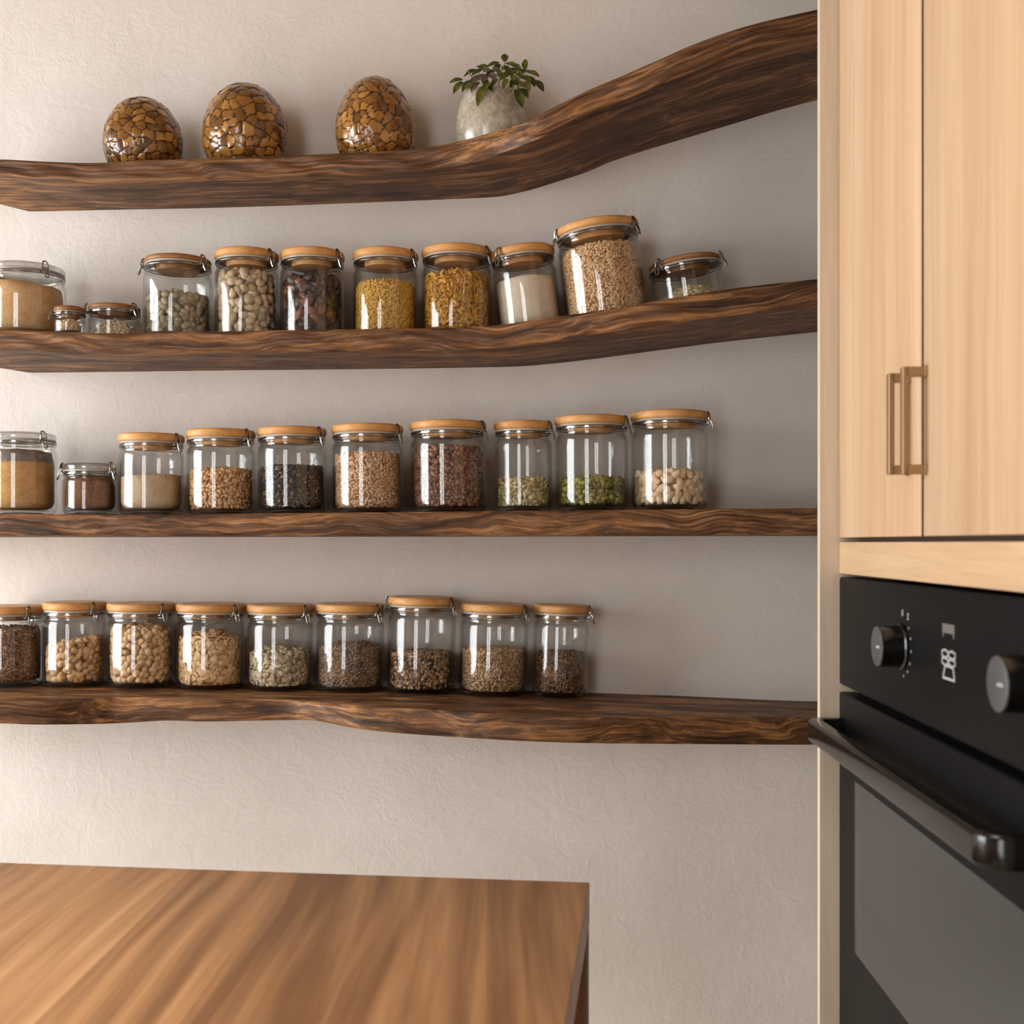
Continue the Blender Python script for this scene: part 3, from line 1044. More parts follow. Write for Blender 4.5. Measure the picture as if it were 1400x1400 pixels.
# ---- third shelf
J = make_jar(-16, 76, 589, D3, top3, 'glass', 'glass-lidded clip jar of layered tan and grey powder on third shelf', False, [-30], G3)
zl = CZ + (PY - 633) * J['t'] / F - J['zb']
fill_powder('layered_spice', J, pm('layered_spice', (172, 122, 62), (200, 152, 88), (218, 176, 116), layer=(zl, srgb(96, 82, 76), srgb(150, 134, 124))), 'tan spice under a grey layer in glass-lidded jar', 615, 0.004, -0.001, cat='spice')
J = make_jar(87, 160, 632, D3, top3, 'glass', 'short glass-lidded clip jar of brown sugar on third shelf', False, [190, -20], G3)
fill_powder('brown_sugar', J, pm('brown_sugar', (86, 52, 30), (120, 78, 48), (158, 112, 74)), 'clumpy brown sugar in the short glass-lidded jar', 652, 0.003, 0, 0.0035, cat='sugar')
J = make_jar(163, 251, 591, D3, top3, 'wood', 'wood-lidded jar half full of beige meal on third shelf', False, [-22], G3)
fill_powder('beige_meal', J, pm('beige_meal', (174, 148, 118), (198, 174, 144), (214, 192, 166)), 'beige meal with sloping top on third shelf', 649, 0.004, 0.002, 0.001, cat='meal')
J = make_jar(256, 349, 585, D3, top3, 'wood', 'wood-lidded jar of puffed tan grain, between beige meal and black seed jars', False, [-26], G3)
fill_grains('puffed_grain', J, gm('puffed_grain', (168, 116, 66), (210, 164, 112), (232, 196, 150)), 'puffed tan grain half filling its jar', (0.0044, 0.0025, 0.0024), 'bean', 641, 0.005, sub=1, tilt=0.6, cat='grain')
J = make_jar(353, 447, 582, D3, top3, 'wood', 'wood-lidded jar of small black seeds on third shelf', False, [-26], G3)
fill_grains('black_seeds', J, gm('black_seeds', (24, 20, 20), (56, 46, 42), (150, 118, 82), rough=0.4), 'small black seeds flecked with tan', (0.0034, 0.0019, 0.0017), 'seed', 638, 0.003, tilt=0.6, bias=[0.1, 0.2, 0.3, 0.45, 0.5, 0.95], cat='seeds')
J = make_jar(454, 552, 578, D3, top3, 'wood', 'wood-lidded jar three quarters full of tan wheat on third shelf', False, [-24], G3)
fill_grains('tan_wheat', J, gm('tan_wheat', (164, 122, 82), (204, 164, 124), (226, 192, 156)), 'tan wheat grains beside the brown lentil jar', (0.0038, 0.0020, 0.0018), 'seed', 620, 0.004, tilt=0.6, dens=1.1, cat='grain')
J = make_jar(561, 666, 573, D3, top3, 'wood', 'wide wood-lidded jar of brown lentils on third shelf', False, [-22], G3)
fill_grains('brown_lentils', J, gm('brown_lentils', (74, 46, 34), (124, 82, 60), (168, 120, 92), rough=0.4), 'brown lentils three quarters filling the wide jar', (0.0039, 0.0027, 0.0024), 'bean', 613, 0.002, tilt=0.6, dens=1.1, cat='lentils')
J = make_jar(676, 756, 574, D3, top3, 'wood', 'wood-lidded jar with low fill of pale green seeds on third shelf', False, [-24], G3)
fill_grains('pale_green_seeds', J, gm('pale_green_seeds', (144, 126, 76), (194, 178, 130), (222, 210, 172)), 'pale green flat seeds low in their jar', (0.0056, 0.003, 0.0017), 'seed', 655, 0.002, sub=1, tilt=0.4, cat='seeds')
J = make_jar(759, 860, 566, D3, top3, 'wood', 'wood-lidded jar with low fill of green mung beans', False, [-24], G3)
fill_grains('green_mung_beans', J, gm('mung_beans', (58, 54, 16), (114, 108, 38), (176, 166, 84), rough=0.35), 'olive green mung beans low in their jar', (0.0048, 0.0037, 0.0036), 'bean', 655, 0.002, sub=2, tilt=0.6, cat='beans')
J = make_jar(863, 969, 559, D3, top3, 'wood', 'tallest wood-lidded jar on third shelf, with white kidney beans', False, [-12], G3)
fill_grains('white_kidney_beans', J, gm('white_beans', (188, 154, 112), (220, 192, 154), (236, 214, 184), rough=0.35), 'cream white kidney beans low in the tallest jar', (0.0088, 0.0054, 0.0048), 'bean', 646, 0.004, sub=3, tilt=0.5, cat='beans', bumpy=0.001)
# ---- lowest shelf
J = make_jar(-34, 57, 826, D4, top4, 'wood', 'jar of brown wild rice at the open end of lowest shelf', True, [-30], G4)
fill_grains('wild_rice', J, gm('wild_rice', (82, 58, 42), (138, 102, 76), (184, 148, 118)), 'brown wild rice in the jar next to chickpeas', (0.0055, 0.0016, 0.0015), 'stick', 858, 0.003, dens=1.3, tilt=0.6, cat='rice')
J = make_jar(60, 144, 821, D4, top4, 'wood', 'jar of chickpeas with slanting top on lowest shelf, beside wild rice', True, [-32], G4)
fill_grains('chickpeas', J, gm('chickpeas', (164, 120, 74), (200, 158, 108), (222, 186, 140), rough=0.45), 'golden chickpeas heaped at a slant beside the wild rice', (0.0066, 0.0060, 0.0058), 'chickpea', 877, 0.002, slant=0.009, sub=2, cat='chickpeas')
J = make_jar(147, 238, 822, D4, top4, 'wood', 'jar nearly full of pale chickpeas on lowest shelf, beside oat flakes', True, [-32], G4)
fill_grains('pale_chickpeas', J, gm('pale_chickpeas', (176, 136, 92), (212, 176, 130), (232, 202, 164), rough=0.45), 'pale chickpeas filling the jar beside oat flakes', (0.0066, 0.0060, 0.0058), 'chickpea', 857, 0.006, sub=2, cat='chickpeas')
J = make_jar(241, 334, 823, D4, top4, 'wood', 'jar of golden oat flakes on lowest shelf', True, [-30], G4)
fill_grains('oat_flakes', J, gm('oat_flakes', (176, 132, 82), (216, 178, 130), (234, 204, 162)), 'golden oat flakes heaped in jar', (0.0066, 0.0050, 0.0014), 'flake', 863, 0.012, sub=2, tilt=0.35, dens=1.3, cat='oats', bumpy=0.001)
J = make_jar(337, 428, 824, D4, top4, 'wood', 'jar half full of pale hulled sunflower seeds on lowest shelf', True, [-30], G4)
fill_grains('sunflower_seeds', J, gm('sunflower_seeds', (132, 114, 84), (184, 168, 136), (214, 200, 172)), 'pale grey sunflower seeds domed in jar', (0.0066, 0.0037, 0.0020), 'seed', 884, 0.012, sub=2, tilt=0.5, cat='seeds')
J = make_jar(431, 525, 823, D4, top4, 'wood', 'jar of fine grey-brown seeds with dented top on lowest shelf', True, [-30], G4)
fill_grains('fine_brown_seeds', J, gm('fine_seeds', (88, 68, 50), (134, 108, 82), (172, 146, 116)), 'fine grey-brown seeds with uneven dented top', (0.0026, 0.0016, 0.0014), 'seed', 880, 0.004, tilt=0.6, cat='seeds', bumpy=0.004)
J = make_jar(528, 622, 814, D4, top4, 'wood', 'tallest jar on lowest shelf, half full of striped brown seeds', True, [190, -26], G4)
fill_grains('striped_seeds', J, gm('striped_seeds', (50, 34, 24), (134, 98, 66), (206, 170, 130)), 'striped dark and tan seeds in the tallest low jar', (0.0052, 0.0024, 0.0019), 'seed', 890, 0.003, tilt=0.5, bias=[0.1, 0.3, 0.55, 0.65, 0.9], cat='seeds')
J = make_jar(626, 721, 823, D4, top4, 'wood', 'jar of fine tan grain on lowest shelf, second from its last jar', True, [-28], G4)
fill_grains('fine_tan_grain', J, gm('fine_tan_grain', (122, 92, 60), (176, 142, 102), (208, 176, 136)), 'fine tan grain in the second to last low jar', (0.0029, 0.0016, 0.0014), 'seed', 886, 0.002, tilt=0.6, cat='grain')
J = make_jar(726, 803, 825, D4 - 0.004, top4, 'wood', 'narrow jar of dark brown grain, end of the row on lowest shelf', True, [-8], G4)
fill_grains('dark_brown_grain', J, gm('dark_brown_grain', (62, 42, 28), (112, 80, 54), (164, 124, 88)), 'dark brown grain in the narrow jar ending the row', (0.0030, 0.0016, 0.0014), 'seed', 891, 0.002, tilt=0.6, cat='grain')

# ------------------------------------------------------------------ eggs
def egg_mat():
    m, nt, out = new_mat('lacquered_mosaic')
    at = N(nt, 'ShaderNodeAttribute', attribute_name='tint')
    v = coords(nt)
    a = noise(nt, v, 70, 4, 0.6)
    c = ramp(nt, at.outputs['Fac'], [(0.0, srgb(44, 27, 13)), (0.16, srgb(70, 44, 20)), (0.3, srgb(96, 62, 26)), (0.6, srgb(142, 94, 38)), (1.0, srgb(182, 132, 64))])
    c = mixc(nt, 0.5, c, ramp(nt, a.outputs['Fac'], [(0.35, (0.45, 0.4, 0.35, 1)), (0.62, (1.1, 1.1, 1.1, 1))]), 'MULTIPLY')
    principled(nt, out, c, 0.22, 0, bump(nt, a.outputs['Fac'], 0.2, 0.001), 0.5, 0.5)
    return m


M['egg'] = egg_mat()
M['gap_shade_strip'] = plain('painted_gap_shade', srgb(104, 72, 48), 0.6)  # brown chosen to paint the shade seen in the door gap


def egg(px0, px1, ytop, label, seed):
    r = np.random.default_rng(seed)
    dY = 0.078
    xc = (px0 + px1) / 2
    X = x_at(xc, -dY)
    t = proj((X, -dY, CZ))[2]
    R = (px1 - px0) / 2 * t / F
    zb = max(top1(X + q * R) for q in (-0.7, 0, 0.7)) + 0.001
    H = CZ - (ytop - PY) * (t - 0.012) / F - zb
    nu, nv = 150, 110
    zw = R * 0.80                        # height of the widest ring

    def prof(u):
        # u 0 base .. 1 top
        a = -0.92 + u * (PI / 2 + 0.92)
        if a < 0:
            return R * math.cos(a) ** 0.9, zw + zw * math.sin(a) / math.sin(0.92)
        return R * math.cos(a) ** 0.98, zw + (H - zw) * math.sin(a)
    V = []
    for j in range(nv):
        rr, z = prof(j / (nv - 1))
        for i in range(nu):
            th = 2 * PI * i / nu
            V.append((rr * math.cos(th), rr * math.sin(th), z))
    V = np.array(V)
    nc = 230
    ids = r.choice(len(V), nc * 6, replace=False)
    # thin out: keep well spaced centres
    C = []
    for q in V[ids]:
        if all((q - c) @ (q - c) > (R * 0.155) ** 2 for c in C):
            C.append(q)
        if len(C) >= nc:
            break
    C = np.array(C)
    ax = r.normal(size=C.shape)
    ax /= np.linalg.norm(ax, axis=1)[:, None]
    wt = r.uniform(-0.00002, 0.00004, len(C))
    diff = V[:, None, :] - C[None]
    d2 = np.sum(diff ** 2, -1) - 0.45 * np.sum(diff * ax[None], -1) ** 2
    d = np.sqrt(np.maximum(d2, 0)) - wt[None] * 30
    o = np.argsort(d, axis=1)[:, :2]
    f1 = np.take_along_axis(d, o[:, :1], 1)[:, 0]
    f2 = np.take_along_axis(d, o[:, 1:2], 1)[:, 0]
    e = np.clip((f2 - f1) / (R * 0.04), 0, 1)
    cellv = r.uniform(0.32, 1.0, len(C))
    grad = np.clip(0.55 + 0.5 * (1 - V[:, 2] / H), 0.5, 1.0)
    tint = np.where(e < 0.5, 0.02 + 0.16 * e, cellv[o[:, 0]] * (0.8 + 0.2 * e))
    n = V.copy()
    n[:, 2] = (n[:, 2] - zw) * 0.8
    n /= np.maximum(np.linalg.norm(n, axis=1), 1e-6)[:, None]
    tilt = np.sum((V - C[o[:, 0]]) * ax[o[:, 0]], 1) * 0.10
    W = V + n * ((e ** 0.6 - 1.0) * R * 0.028 + tilt)[:, None]
    W[:, 2] = np.maximum(W[:, 2], 0)
    Fc = []
    for j in range(nv - 1):
        for i in range(nu):
            p, q = j * nu + i, j * nu + (i + 1) % nu
            Fc.append((p, q, q + nu, p + nu))
    Fc.append(tuple(range(nu))[::-1])
    ob = mesh_obj('egg_ornament', W, Fc, M['egg'], None, True, None, (X, -dY, zb + 0.0005), tint)
    return tag(ob, label, 'ornament', 'mosaic egg ornaments on the top shelf')


egg(143, 249, 131, 'shortest and darkest glossy mosaic egg on the top shelf', 3)
egg(278, 394, 112, 'widest golden mosaic egg, between two other eggs on top shelf', 5)
egg(459, 568, 103, 'tall narrow glossy mosaic egg, closest to the potted plant', 8)

# ------------------------------------------------------------------ plant
def pot_mat():
    m, nt, out = new_mat('crackled_glaze')
    v = coords(nt)
    a = noise(nt, v, 90, 5, 0.65, 1.0)
    c = ramp(nt, a.outputs['Fac'], [(0.35, srgb(158, 146, 128)), (0.55, srgb(184, 174, 156)), (0.7, srgb(206, 198, 182))])
    principled(nt, out, c, 0.12, 0, bump(nt, a.outputs['Fac'], 0.25, 0.003), 0.5, 0.6)
    return m


M['pot'] = pot_mat()
pd = 0.085
Xp = x_at(671.5, -pd)
tp = proj((Xp, -pd, CZ))[2]
pz = at_y(600, FT1(600), -dep1(600))[2]
RP = 49.5 * tp / F
zr = CZ + (742 - 125) * (tp - 0.02) / F - pz
root = thing('potted_plant', (Xp, -pd, pz + 0.0005), 'small leafy herb in a mottled grey glazed pot on the top shelf', 'plant')
pp = [(0, 0), (RP * 0.80, 0), (RP * 0.88, 0.004), (RP * 0.97, zr * 0.3), (RP, zr * 0.45), (RP * 0.98, zr * 0.62), (RP * 0.90, zr * 0.82), (RP * 0.80, zr * 0.95), (RP * 0.74, zr), (RP * 0.69, zr), (RP * 0.70, zr - 0.01), (RP * 0.66, zr - 0.012), (0, zr - 0.012)]
lathe('pot', pp, M['pot'], root, 56, angle=60)
sv, sf = [], []
bm = bmesh.new()
bmesh.ops.create_icosphere(bm, subdivisions=4, radius=1.0)
for v in bm.verts:
    k = 1 + 0.05 * math.sin(v.co.x * 17) * math.sin(v.co.y * 15)
    v.co = Vector((v.co.x * RP * 0.67, v.co.y * RP * 0.67, zr - 0.010 + v.co.z * 0.008 * k))
bm_obj('soil', bm, M['soil'], root)


def leaf_bm(base, direction, length, width, droop, up=Vector((0, 0, 1))):
    d = Vector(direction).normalized()
    s = d.cross(up)
    if s.length < 0.1:
        s = d.cross(Vector((1, 0, 0)))
    s.normalize()
    n = s.cross(d).normalized()
    bm = bmesh.new()
    K = 9
    rows = []
    for k in range(K):
        u = k / (K - 1)
        w = width * (math.sin(PI * min(1, u * 0.93 + 0.05)) ** 0.8) * (1 - 0.25 * u)
        c = Vector(base) + d * (u * length) + n * (-droop * u * u * length)
        row = []
        for j in (-1, -0.5, 0, 0.5, 1):
            row.append(bm.verts.new(c + s * (j * w * 0.5) + n * (abs(j) * w * 0.22)))
        rows.append(row)
    for k in range(K - 1):
        for j in range(4):
            bm.faces.new((rows[k][j], rows[k][j + 1], rows[k + 1][j + 1], rows[k + 1][j]))
    r = bmesh.ops.solidify(bm, geom=list(bm.faces), thickness=0.0005)
    return bm


def pl(px, py, y):
    """a point of the plant in its local frame from where it shows."""
    p = at_y(px, py, -y)
    return Vector((p[0] - Xp, p[1] + pd, p[2] - pz - 0.0005))


rr_ = random.Random(4)
# (x, y) of stem tips: stems run from the soil outwards
stems = [((664, 122), (640, 118), (628, 110), 0.12), ((660, 122), (645, 106), (640, 97), 0.11), ((668, 122), (664, 100), (668, 88), 0.08), ((676, 122), (684, 104), (690, 86), 0.085),
         ((684, 123), (700, 112), (708, 98), 0.11), ((690, 123), (708, 108), (720, 96), 0.095), ((690, 123), (712, 112), (730, 108), 0.09), ((676, 122), (700, 118), (708, 122), 0.13), ((666, 122), (662, 114), (660, 120), 0.135), ((672, 122), (650, 100), (655, 92), 0.07)]
for (a, b, c, y) in stems:
    A = pl(a[0], a[1] + 3, 0.085)
    A.z = zr - 0.006
    B, C_ = pl(b[0], b[1], (y + 0.085) / 2 + 0.01), pl(c[0], c[1], y)
    pts = []
    for k in range(7):
        u = k / 6
        pts.append(A * (1 - u) ** 2 + B * (2 * u * (1 - u)) + C_ * u * u)
    bm_obj('stem', tube_bm(pts, [0.0013 - 0.0006 * k / 6 for k in range(7)], 6), M['stem'], root)
# leaves: base px, tip px, depth base, depth tip, width px, material
LV = [((633, 109), (615, 112), .12, .13, 8, 'leaf'), ((632, 112), (620, 126), .12, .14, 8, 'leaf'), ((641, 110), (632, 124), .12, .14, 7, 'leaf_dark'), ((647, 107), (644, 119), .12, .13, 6, 'leaf'),
      ((690, 85), (690, 73), .085, .08, 8, 'leaf'), ((691, 87), (707, 90), .085, .10, 8, 'leaf'), ((718, 96), (718, 80), .095, .09, 7, 'leaf'), ((720, 98), (737, 103), .095, .11, 8, 'leaf'),
      ((721, 104), (731, 117), .10, .115, 9, 'leaf'), ((731, 110), (743, 123), .10, .12, 9, 'leaf_dark'), ((707, 121), (714, 145), .125, .14, 11, 'leaf_dark'), ((712, 121), (722, 133), .125, .135, 8, 'leaf_dark'),
      ((716, 112), (724, 124), .12, .13, 9, 'leaf'), ((662, 118), (653, 143), .135, .15, 10, 'leaf'), ((667, 112), (662, 122), .135, .145, 8, 'leaf'), ((668, 114), (672, 124), .13, .14, 6, 'leaf_dark'),
      ((655, 98), (638, 97), .1, .11, 7, 'leaf_dark'), ((660, 95), (645, 102), .11, .125, 7, 'leaf_dark'), ((683, 86), (666, 90), .085, .09, 7, 'leaf_dark'), ((684, 88), (674, 98), .085, .1, 7, 'leaf_dark'),
      ((690, 92), (702, 104), .09, .11, 8, 'leaf'), ((702, 96), (714, 106), .1, .115, 9, 'leaf'), ((706, 98), (722, 97), .1, .09, 8, 'leaf_dark'), ((700, 104), (708, 116), .115, .13, 9, 'leaf'),
      ((706, 106), (698, 119), .115, .13, 8, 'leaf_dark'), ((714, 104), (726, 112), .105, .12, 8, 'leaf'), ((676, 96), (664, 106), .1, .12, 8, 'leaf_dark'), ((696, 100), (684, 108), .1, .12, 8, 'leaf'),
      ((650, 104), (646, 116), .125, .135, 6, 'leaf_grey'), ((658, 104), (648, 112), .125, .135, 9, 'leaf_grey'), ((664, 102), (654, 108), .12, .135, 9, 'leaf_grey'), ((670, 100), (678, 110), .115, .13, 8, 'leaf_grey'),
      ((660, 108), (666, 117), .13, .14, 8, 'leaf_grey'), ((656, 112), (644, 125), .13, .14, 7, 'leaf_grey'), ((672, 96), (660, 98), .11, .115, 7, 'leaf_grey'), ((680, 100), (690, 108), .11, .12, 7, 'leaf'),
      ((690, 100), (712, 92), .07, .06, 8, 'leaf_dark'), ((668, 92), (650, 90), .07, .06, 7, 'leaf_dark'), ((704, 110), (716, 118), .12, .135, 8, 'leaf'), ((712, 100), (728, 96), .08, .07, 7, 'leaf'),
      ((652, 96), (634, 103), .1, .115, 6, 'leaf_dark'), ((674, 92), (684, 101), .11, .125, 8, 'leaf'), ((680, 108), (672, 118), .125, .135, 7, 'leaf_dark'), ((694, 108), (688, 120), .125, .135, 7, 'leaf'),
      ((700, 90), (712, 92), .095, .1, 7, 'leaf'), ((664, 96), (654, 90), .09, .085, 7, 'leaf'), ((648, 112), (638, 122), .13, .14, 6, 'leaf'), ((686, 96), (696, 90), .085, .08, 7, 'leaf_dark'), ((668, 104), (660, 112), .128, .138, 8, 'leaf_grey')]
for (a, b, y0, y1, w, mt) in LV:
    A, B = pl(a[0], a[1], y0), pl(b[0], b[1], y1)
    L_ = (B - A).length
    up = Vector((rr_.uniform(-0.3, 0.3), -1.0 + rr_.uniform(-0.2, 0.3), 0.8))
    bm_obj('leaf', leaf_bm(A, B - A, L_ * 1.02, w * 1.45 * tp / F, 0.08, up), M[mt], root, angle=80)

# ------------------------------------------------------------------ tall oven cabinet
BETA = math.atan(45.0 / F)
DS = 1.35
O_ = CAM + RV * ((1147 - PX) / F * DS) + FV * DS
ov = RV * (-math.cos(BETA)) + FV * math.sin(BETA)        # outward from the doors
rz = math.atan2(ov[1], ov[0])
cab = thing('oven_cabinet', (O_[0], O_[1], 0), 'tall pale oak cabinet housing the black oven', 'cabinet', None, (0, 0, rz))
KX = (542.7 / 1.35 * 1.35)


def sof(px):
    """distance along the door face for a door-plane pixel column."""
    return (DS - (1147 - 745) * DS / (px - 745)) / math.cos(BETA)


W_ = 0.70
# local x: outward, y: towards the room's other end, z up
box('end_panel', (-0.60, -0.009, 0.0), (0.0226, 0.0, 2.62), M['oak_panel'], cab, 0.0008, 1)
g1 = sof(1261)
zd0, zd1 = CZ + 0.0058, 2.60
d1 = box('door', (-0.020, 0.0012, zd0), (0.0, g1 - 0.0030, zd1), M['oak_door'], cab, 0.0012, 2)
box('gap_shade_strip', (-0.0195, g1 - 0.0032, zd0), (-0.0002, g1 - 0.0014, zd1), M['gap_shade_strip'], d1)  # dark strip standing in for shade between the two doors
d2 = box('door', (-0.020, g1 + 0.0030, zd0), (0.0, W_, zd1), M['oak_door'], cab, 0.0012, 2)


def pull(parent, s, z0, z1, o):
    bm = bmesh.new()
    w, th = 0.0085, 0.0055
    box_bm((o - th, s - w / 2, z0), (o, s + w / 2, z1), 0.0006, 1, bm=bm)
    for z in (z0, z1 - 0.0085):
        box_bm((0.0, s - w / 2, z), (o - th * 0.5, s + w / 2, z + 0.0085), 0.0006, 1, bm=bm)
        box_bm((0.0, s - w / 2 - 0.001, z - 0.001), (0.002, s + w / 2 + 0.001, z + 0.0095), 0.0004, 1, bm=bm)
    return bm_obj('handle', bm, M['brass'], parent)


h1 = pull(d1, sof(1243), CZ + 0.0635, CZ + 0.1575, 0.0200)
h1['label'] = 'slim brass bar handle'
h2 = pull(d2, sof(1265.5), CZ + 0.0610, CZ + 0.1565, 0.0215)
h2['label'] = 'slim brass bar handle'
box('rail', (-0.020, 0.0012, CZ - 0.0355), (0.0, W_, CZ + 0.0008), M['oak_rail'], cab, 0.0012, 2)
bm = bmesh.new()
box_bm((-0.58, 0.0, CZ - 0.0345), (-0.0235, W_, 2.60), bm=bm)      # upper carcass behind the doors
box_bm((-0.58, 0.0, 0.1), (-0.0235, W_, 0.66), bm=bm)              # lower carcass
box_bm((-0.58, W_ - 0.02, 0.66), (-0.0235, W_, CZ - 0.0345), bm=bm)
box_bm((-0.60, 0.0, 0.66), (-0.58, W_, CZ - 0.0345), bm=bm)
bm_obj('carcass', bm, M['dark_gap'], cab)
dr = box('drawer', (-0.020, 0.0012, 0.105), (0.0, W_, 0.655), M['oak_door'], cab, 0.0012, 2)
box('plinth', (-0.56, 0.0, 0.0), (-0.06, W_, 0.1), M['oak_rail'], cab)

# ------------------------------------------------------------------ oven
oven = thing('oven', (O_[0], O_[1], 0), 'black built-in oven with two knobs and bar handle, set in pale cabinet', 'oven', None, (0, 0, rz))
OW = 0.675
zf1, zf0 = CZ - 0.0395, CZ - 0.1625
od1, od0 = CZ - 0.1715, CZ - 0.585
box('body', (-0.55, 0.004, od0), (-0.021, OW, zf1 - 0.004), M['oven_body'], oven, 0.001, 1)
fas = box('control_panel', (-0.021, 0.0008, zf0), (0.0, OW, zf1), M['black_matte'], oven, 0.0025, 3)
door = box('oven_door', (-0.021, 0.0008, od0), (0.0, OW, od1), M['black_matte'], oven, 0.002, 3)
s0 = sof(1169)
zw1, zw0 = CZ - 0.2605, CZ - 0.4480
gl = box('window_glass', (-0.002, s0, zw0), (0.0006, OW - s0 - 0.05, zw1), M['black_glass'], door, 0.0003, 1)
gl['label'] = 'smooth dark oven glass'


def knob(s, z, R, L):
    b = bmesh.new()

    def disc(prof, n=40):
        V, Fc = lathe_arrays(prof, n)
        vs = [b.verts.new((v[2], s + v[0], z + v[1])) for v in V]
        for f in Fc:
            b.faces.new([vs[i] for i in f])
    disc([(0, 0.0), (R * 1.12, 0.0), (R * 1.12, 0.002), (R * 1.02, 0.003), (R, 0.0035), (R * 0.98, L - 0.001), (R * 0.94, L), (0, L)])
    bmesh.ops.remove_doubles(b, verts=b.verts, dist=1e-6)
    k = bm_obj('knob', b, M['black_gloss'], oven)
    b = bmesh.new()
    disc([(0, L - 0.0004), (R * 0.95, L - 0.0004), (R * 0.95, L + 0.0004), (R * 0.90, L + 0.0008), (0, L + 0.0008)])
    bmesh.ops.remove_doubles(b, verts=b.verts, dist=1e-6)
    f = bm_obj('knob_cap', b, M['knob_face'], k)
    f['label'] = 'grey metal knob cap'
    b = bmesh.new()
    box_bm((L + 0.0005, s + R * 0.1, z - 0.0012), (L + 0.0014, s + R * 0.55, z + 0.0012), 0.0002, 1, bm=b)
    bm_obj('pointer', b, M['mark'], k)
    return k


KN = ((0.2385, CZ - 0.0985, 0.0198, 0.0235), (0.535, CZ - 0.0985, 0.0205, 0.0235))
for kn in KN:
    knob(*kn)


def stroke(bm, pts, w=0.0007, closed=False, o=0.0004):
    """flat printed line on the panel face: pts in (along, height)."""
    P = [Vector((0.0, a, b)) for a, b in pts]
    m = len(P)
    for i in range(m if closed else m - 1):
        a, b = P[i], P[(i + 1) % m]
        t = (b - a)
        if t.length < 1e-7:
            continue
        t.normalize()
        n = Vector((0, -t.z, t.y)) * w
        a2, b2 = a - t * w * 0.7, b + t * w * 0.7
        q = [a2 + n, a2 - n, b2 - n, b2 + n]
        lo = [bm.verts.new((0.0, v.y, v.z)) for v in q]
        hi = [bm.verts.new((o, v.y, v.z)) for v in q]
        bm.faces.new(hi)
        for k in range(4):
            bm.faces.new((lo[k], lo[(k + 1) % 4], hi[(k + 1) % 4], hi[k]))


def ring_pts(cy, cz, ry, rz_, n=10):
    return [(cy + ry * math.cos(2 * PI * k / n), cz + rz_ * math.sin(2 * PI * k / n)) for k in range(n)]


for (s, z, R, L) in KN:
    bm = bmesh.new()
    # figure 0 and figure 2 above the knob, dots around it
    cy, cz_ = s + 0.002, z + R * 1.62
    stroke(bm, ring_pts(cy, cz_, 0.0017, 0.0026), 0.0006, True)
    cy, cz_ = s + R * 0.95, z + R * 1.5
    stroke(bm, [(cy - 0.0017, cz_ + 0.0014), (cy, cz_ + 0.0026), (cy + 0.0016, cz_ + 0.0012), (cy - 0.0018, cz_ - 0.0026), (cy + 0.0018, cz_ - 0.0026)], 0.0006)
    for an in (42, 20, -5, -30, -52, -78):
        q = math.radians(an)
        c0 = (s + R * 1.42 * math.cos(q), z + R * 1.42 * math.sin(q))
        stroke(bm, ring_pts(c0[0], c0[1], 0.0008, 0.0008, 6), 0.0006, True)
    bm_obj('dial_marks', bm, M['mark'], fas, smooth=False)
bm = bmesh.new()
sg, zg = 0.3505, CZ - 0.0905
h = 0.0325
# bow-shaped figure: two lobed columns over an open trapezoid
u = lambda a, b: (sg + a * h, zg - b * 0.0245)
for (A0, A1) in ((0.02, 0.46), (0.54, 1.0)):
    stroke(bm, [u(A0, 0.06), u((A0 + A1) / 2, 0.0), u(A1, 0.06), u(A1, 0.22), u((A0 + A1) / 2, 0.27), u(A0, 0.22)], 0.0008, True)
    stroke(bm, [u(A0, 0.34), u((A0 + A1) / 2, 0.28), u(A1, 0.34), u(A1, 0.46), u((A0 + A1) / 2, 0.54), u(A0, 0.46)], 0.0008, True)
stroke(bm, [u(0.5, 0.54), u(0.86, 0.56), u(0.96, 0.98), u(0.1, 0.98), u(0.26, 0.56), u(0.5, 0.54)], 0.0010)
bm_obj('printed_symbols', bm, M['mark'], fas, smooth=False)
bm = bmesh.new()
zc, sc_ = CZ - 0.0725, sg + 0.002
box_bm((0.0, sc_, zc - 0.0038), (0.0004, sc_ + 0.029, zc + 0.0040), bm=bm)
stroke(bm, [(sc_ + 0.002, zc - 0.0038), (sc_ + 0.002, zc - 0.0068)], 0.0010)
stroke(bm, [(sc_ + 0.027, zc - 0.0038), (sc_ + 0.027, zc - 0.0068)], 0.0010)
bm_obj('display_symbol', bm, M['mark_dim'], fas, smooth=False)

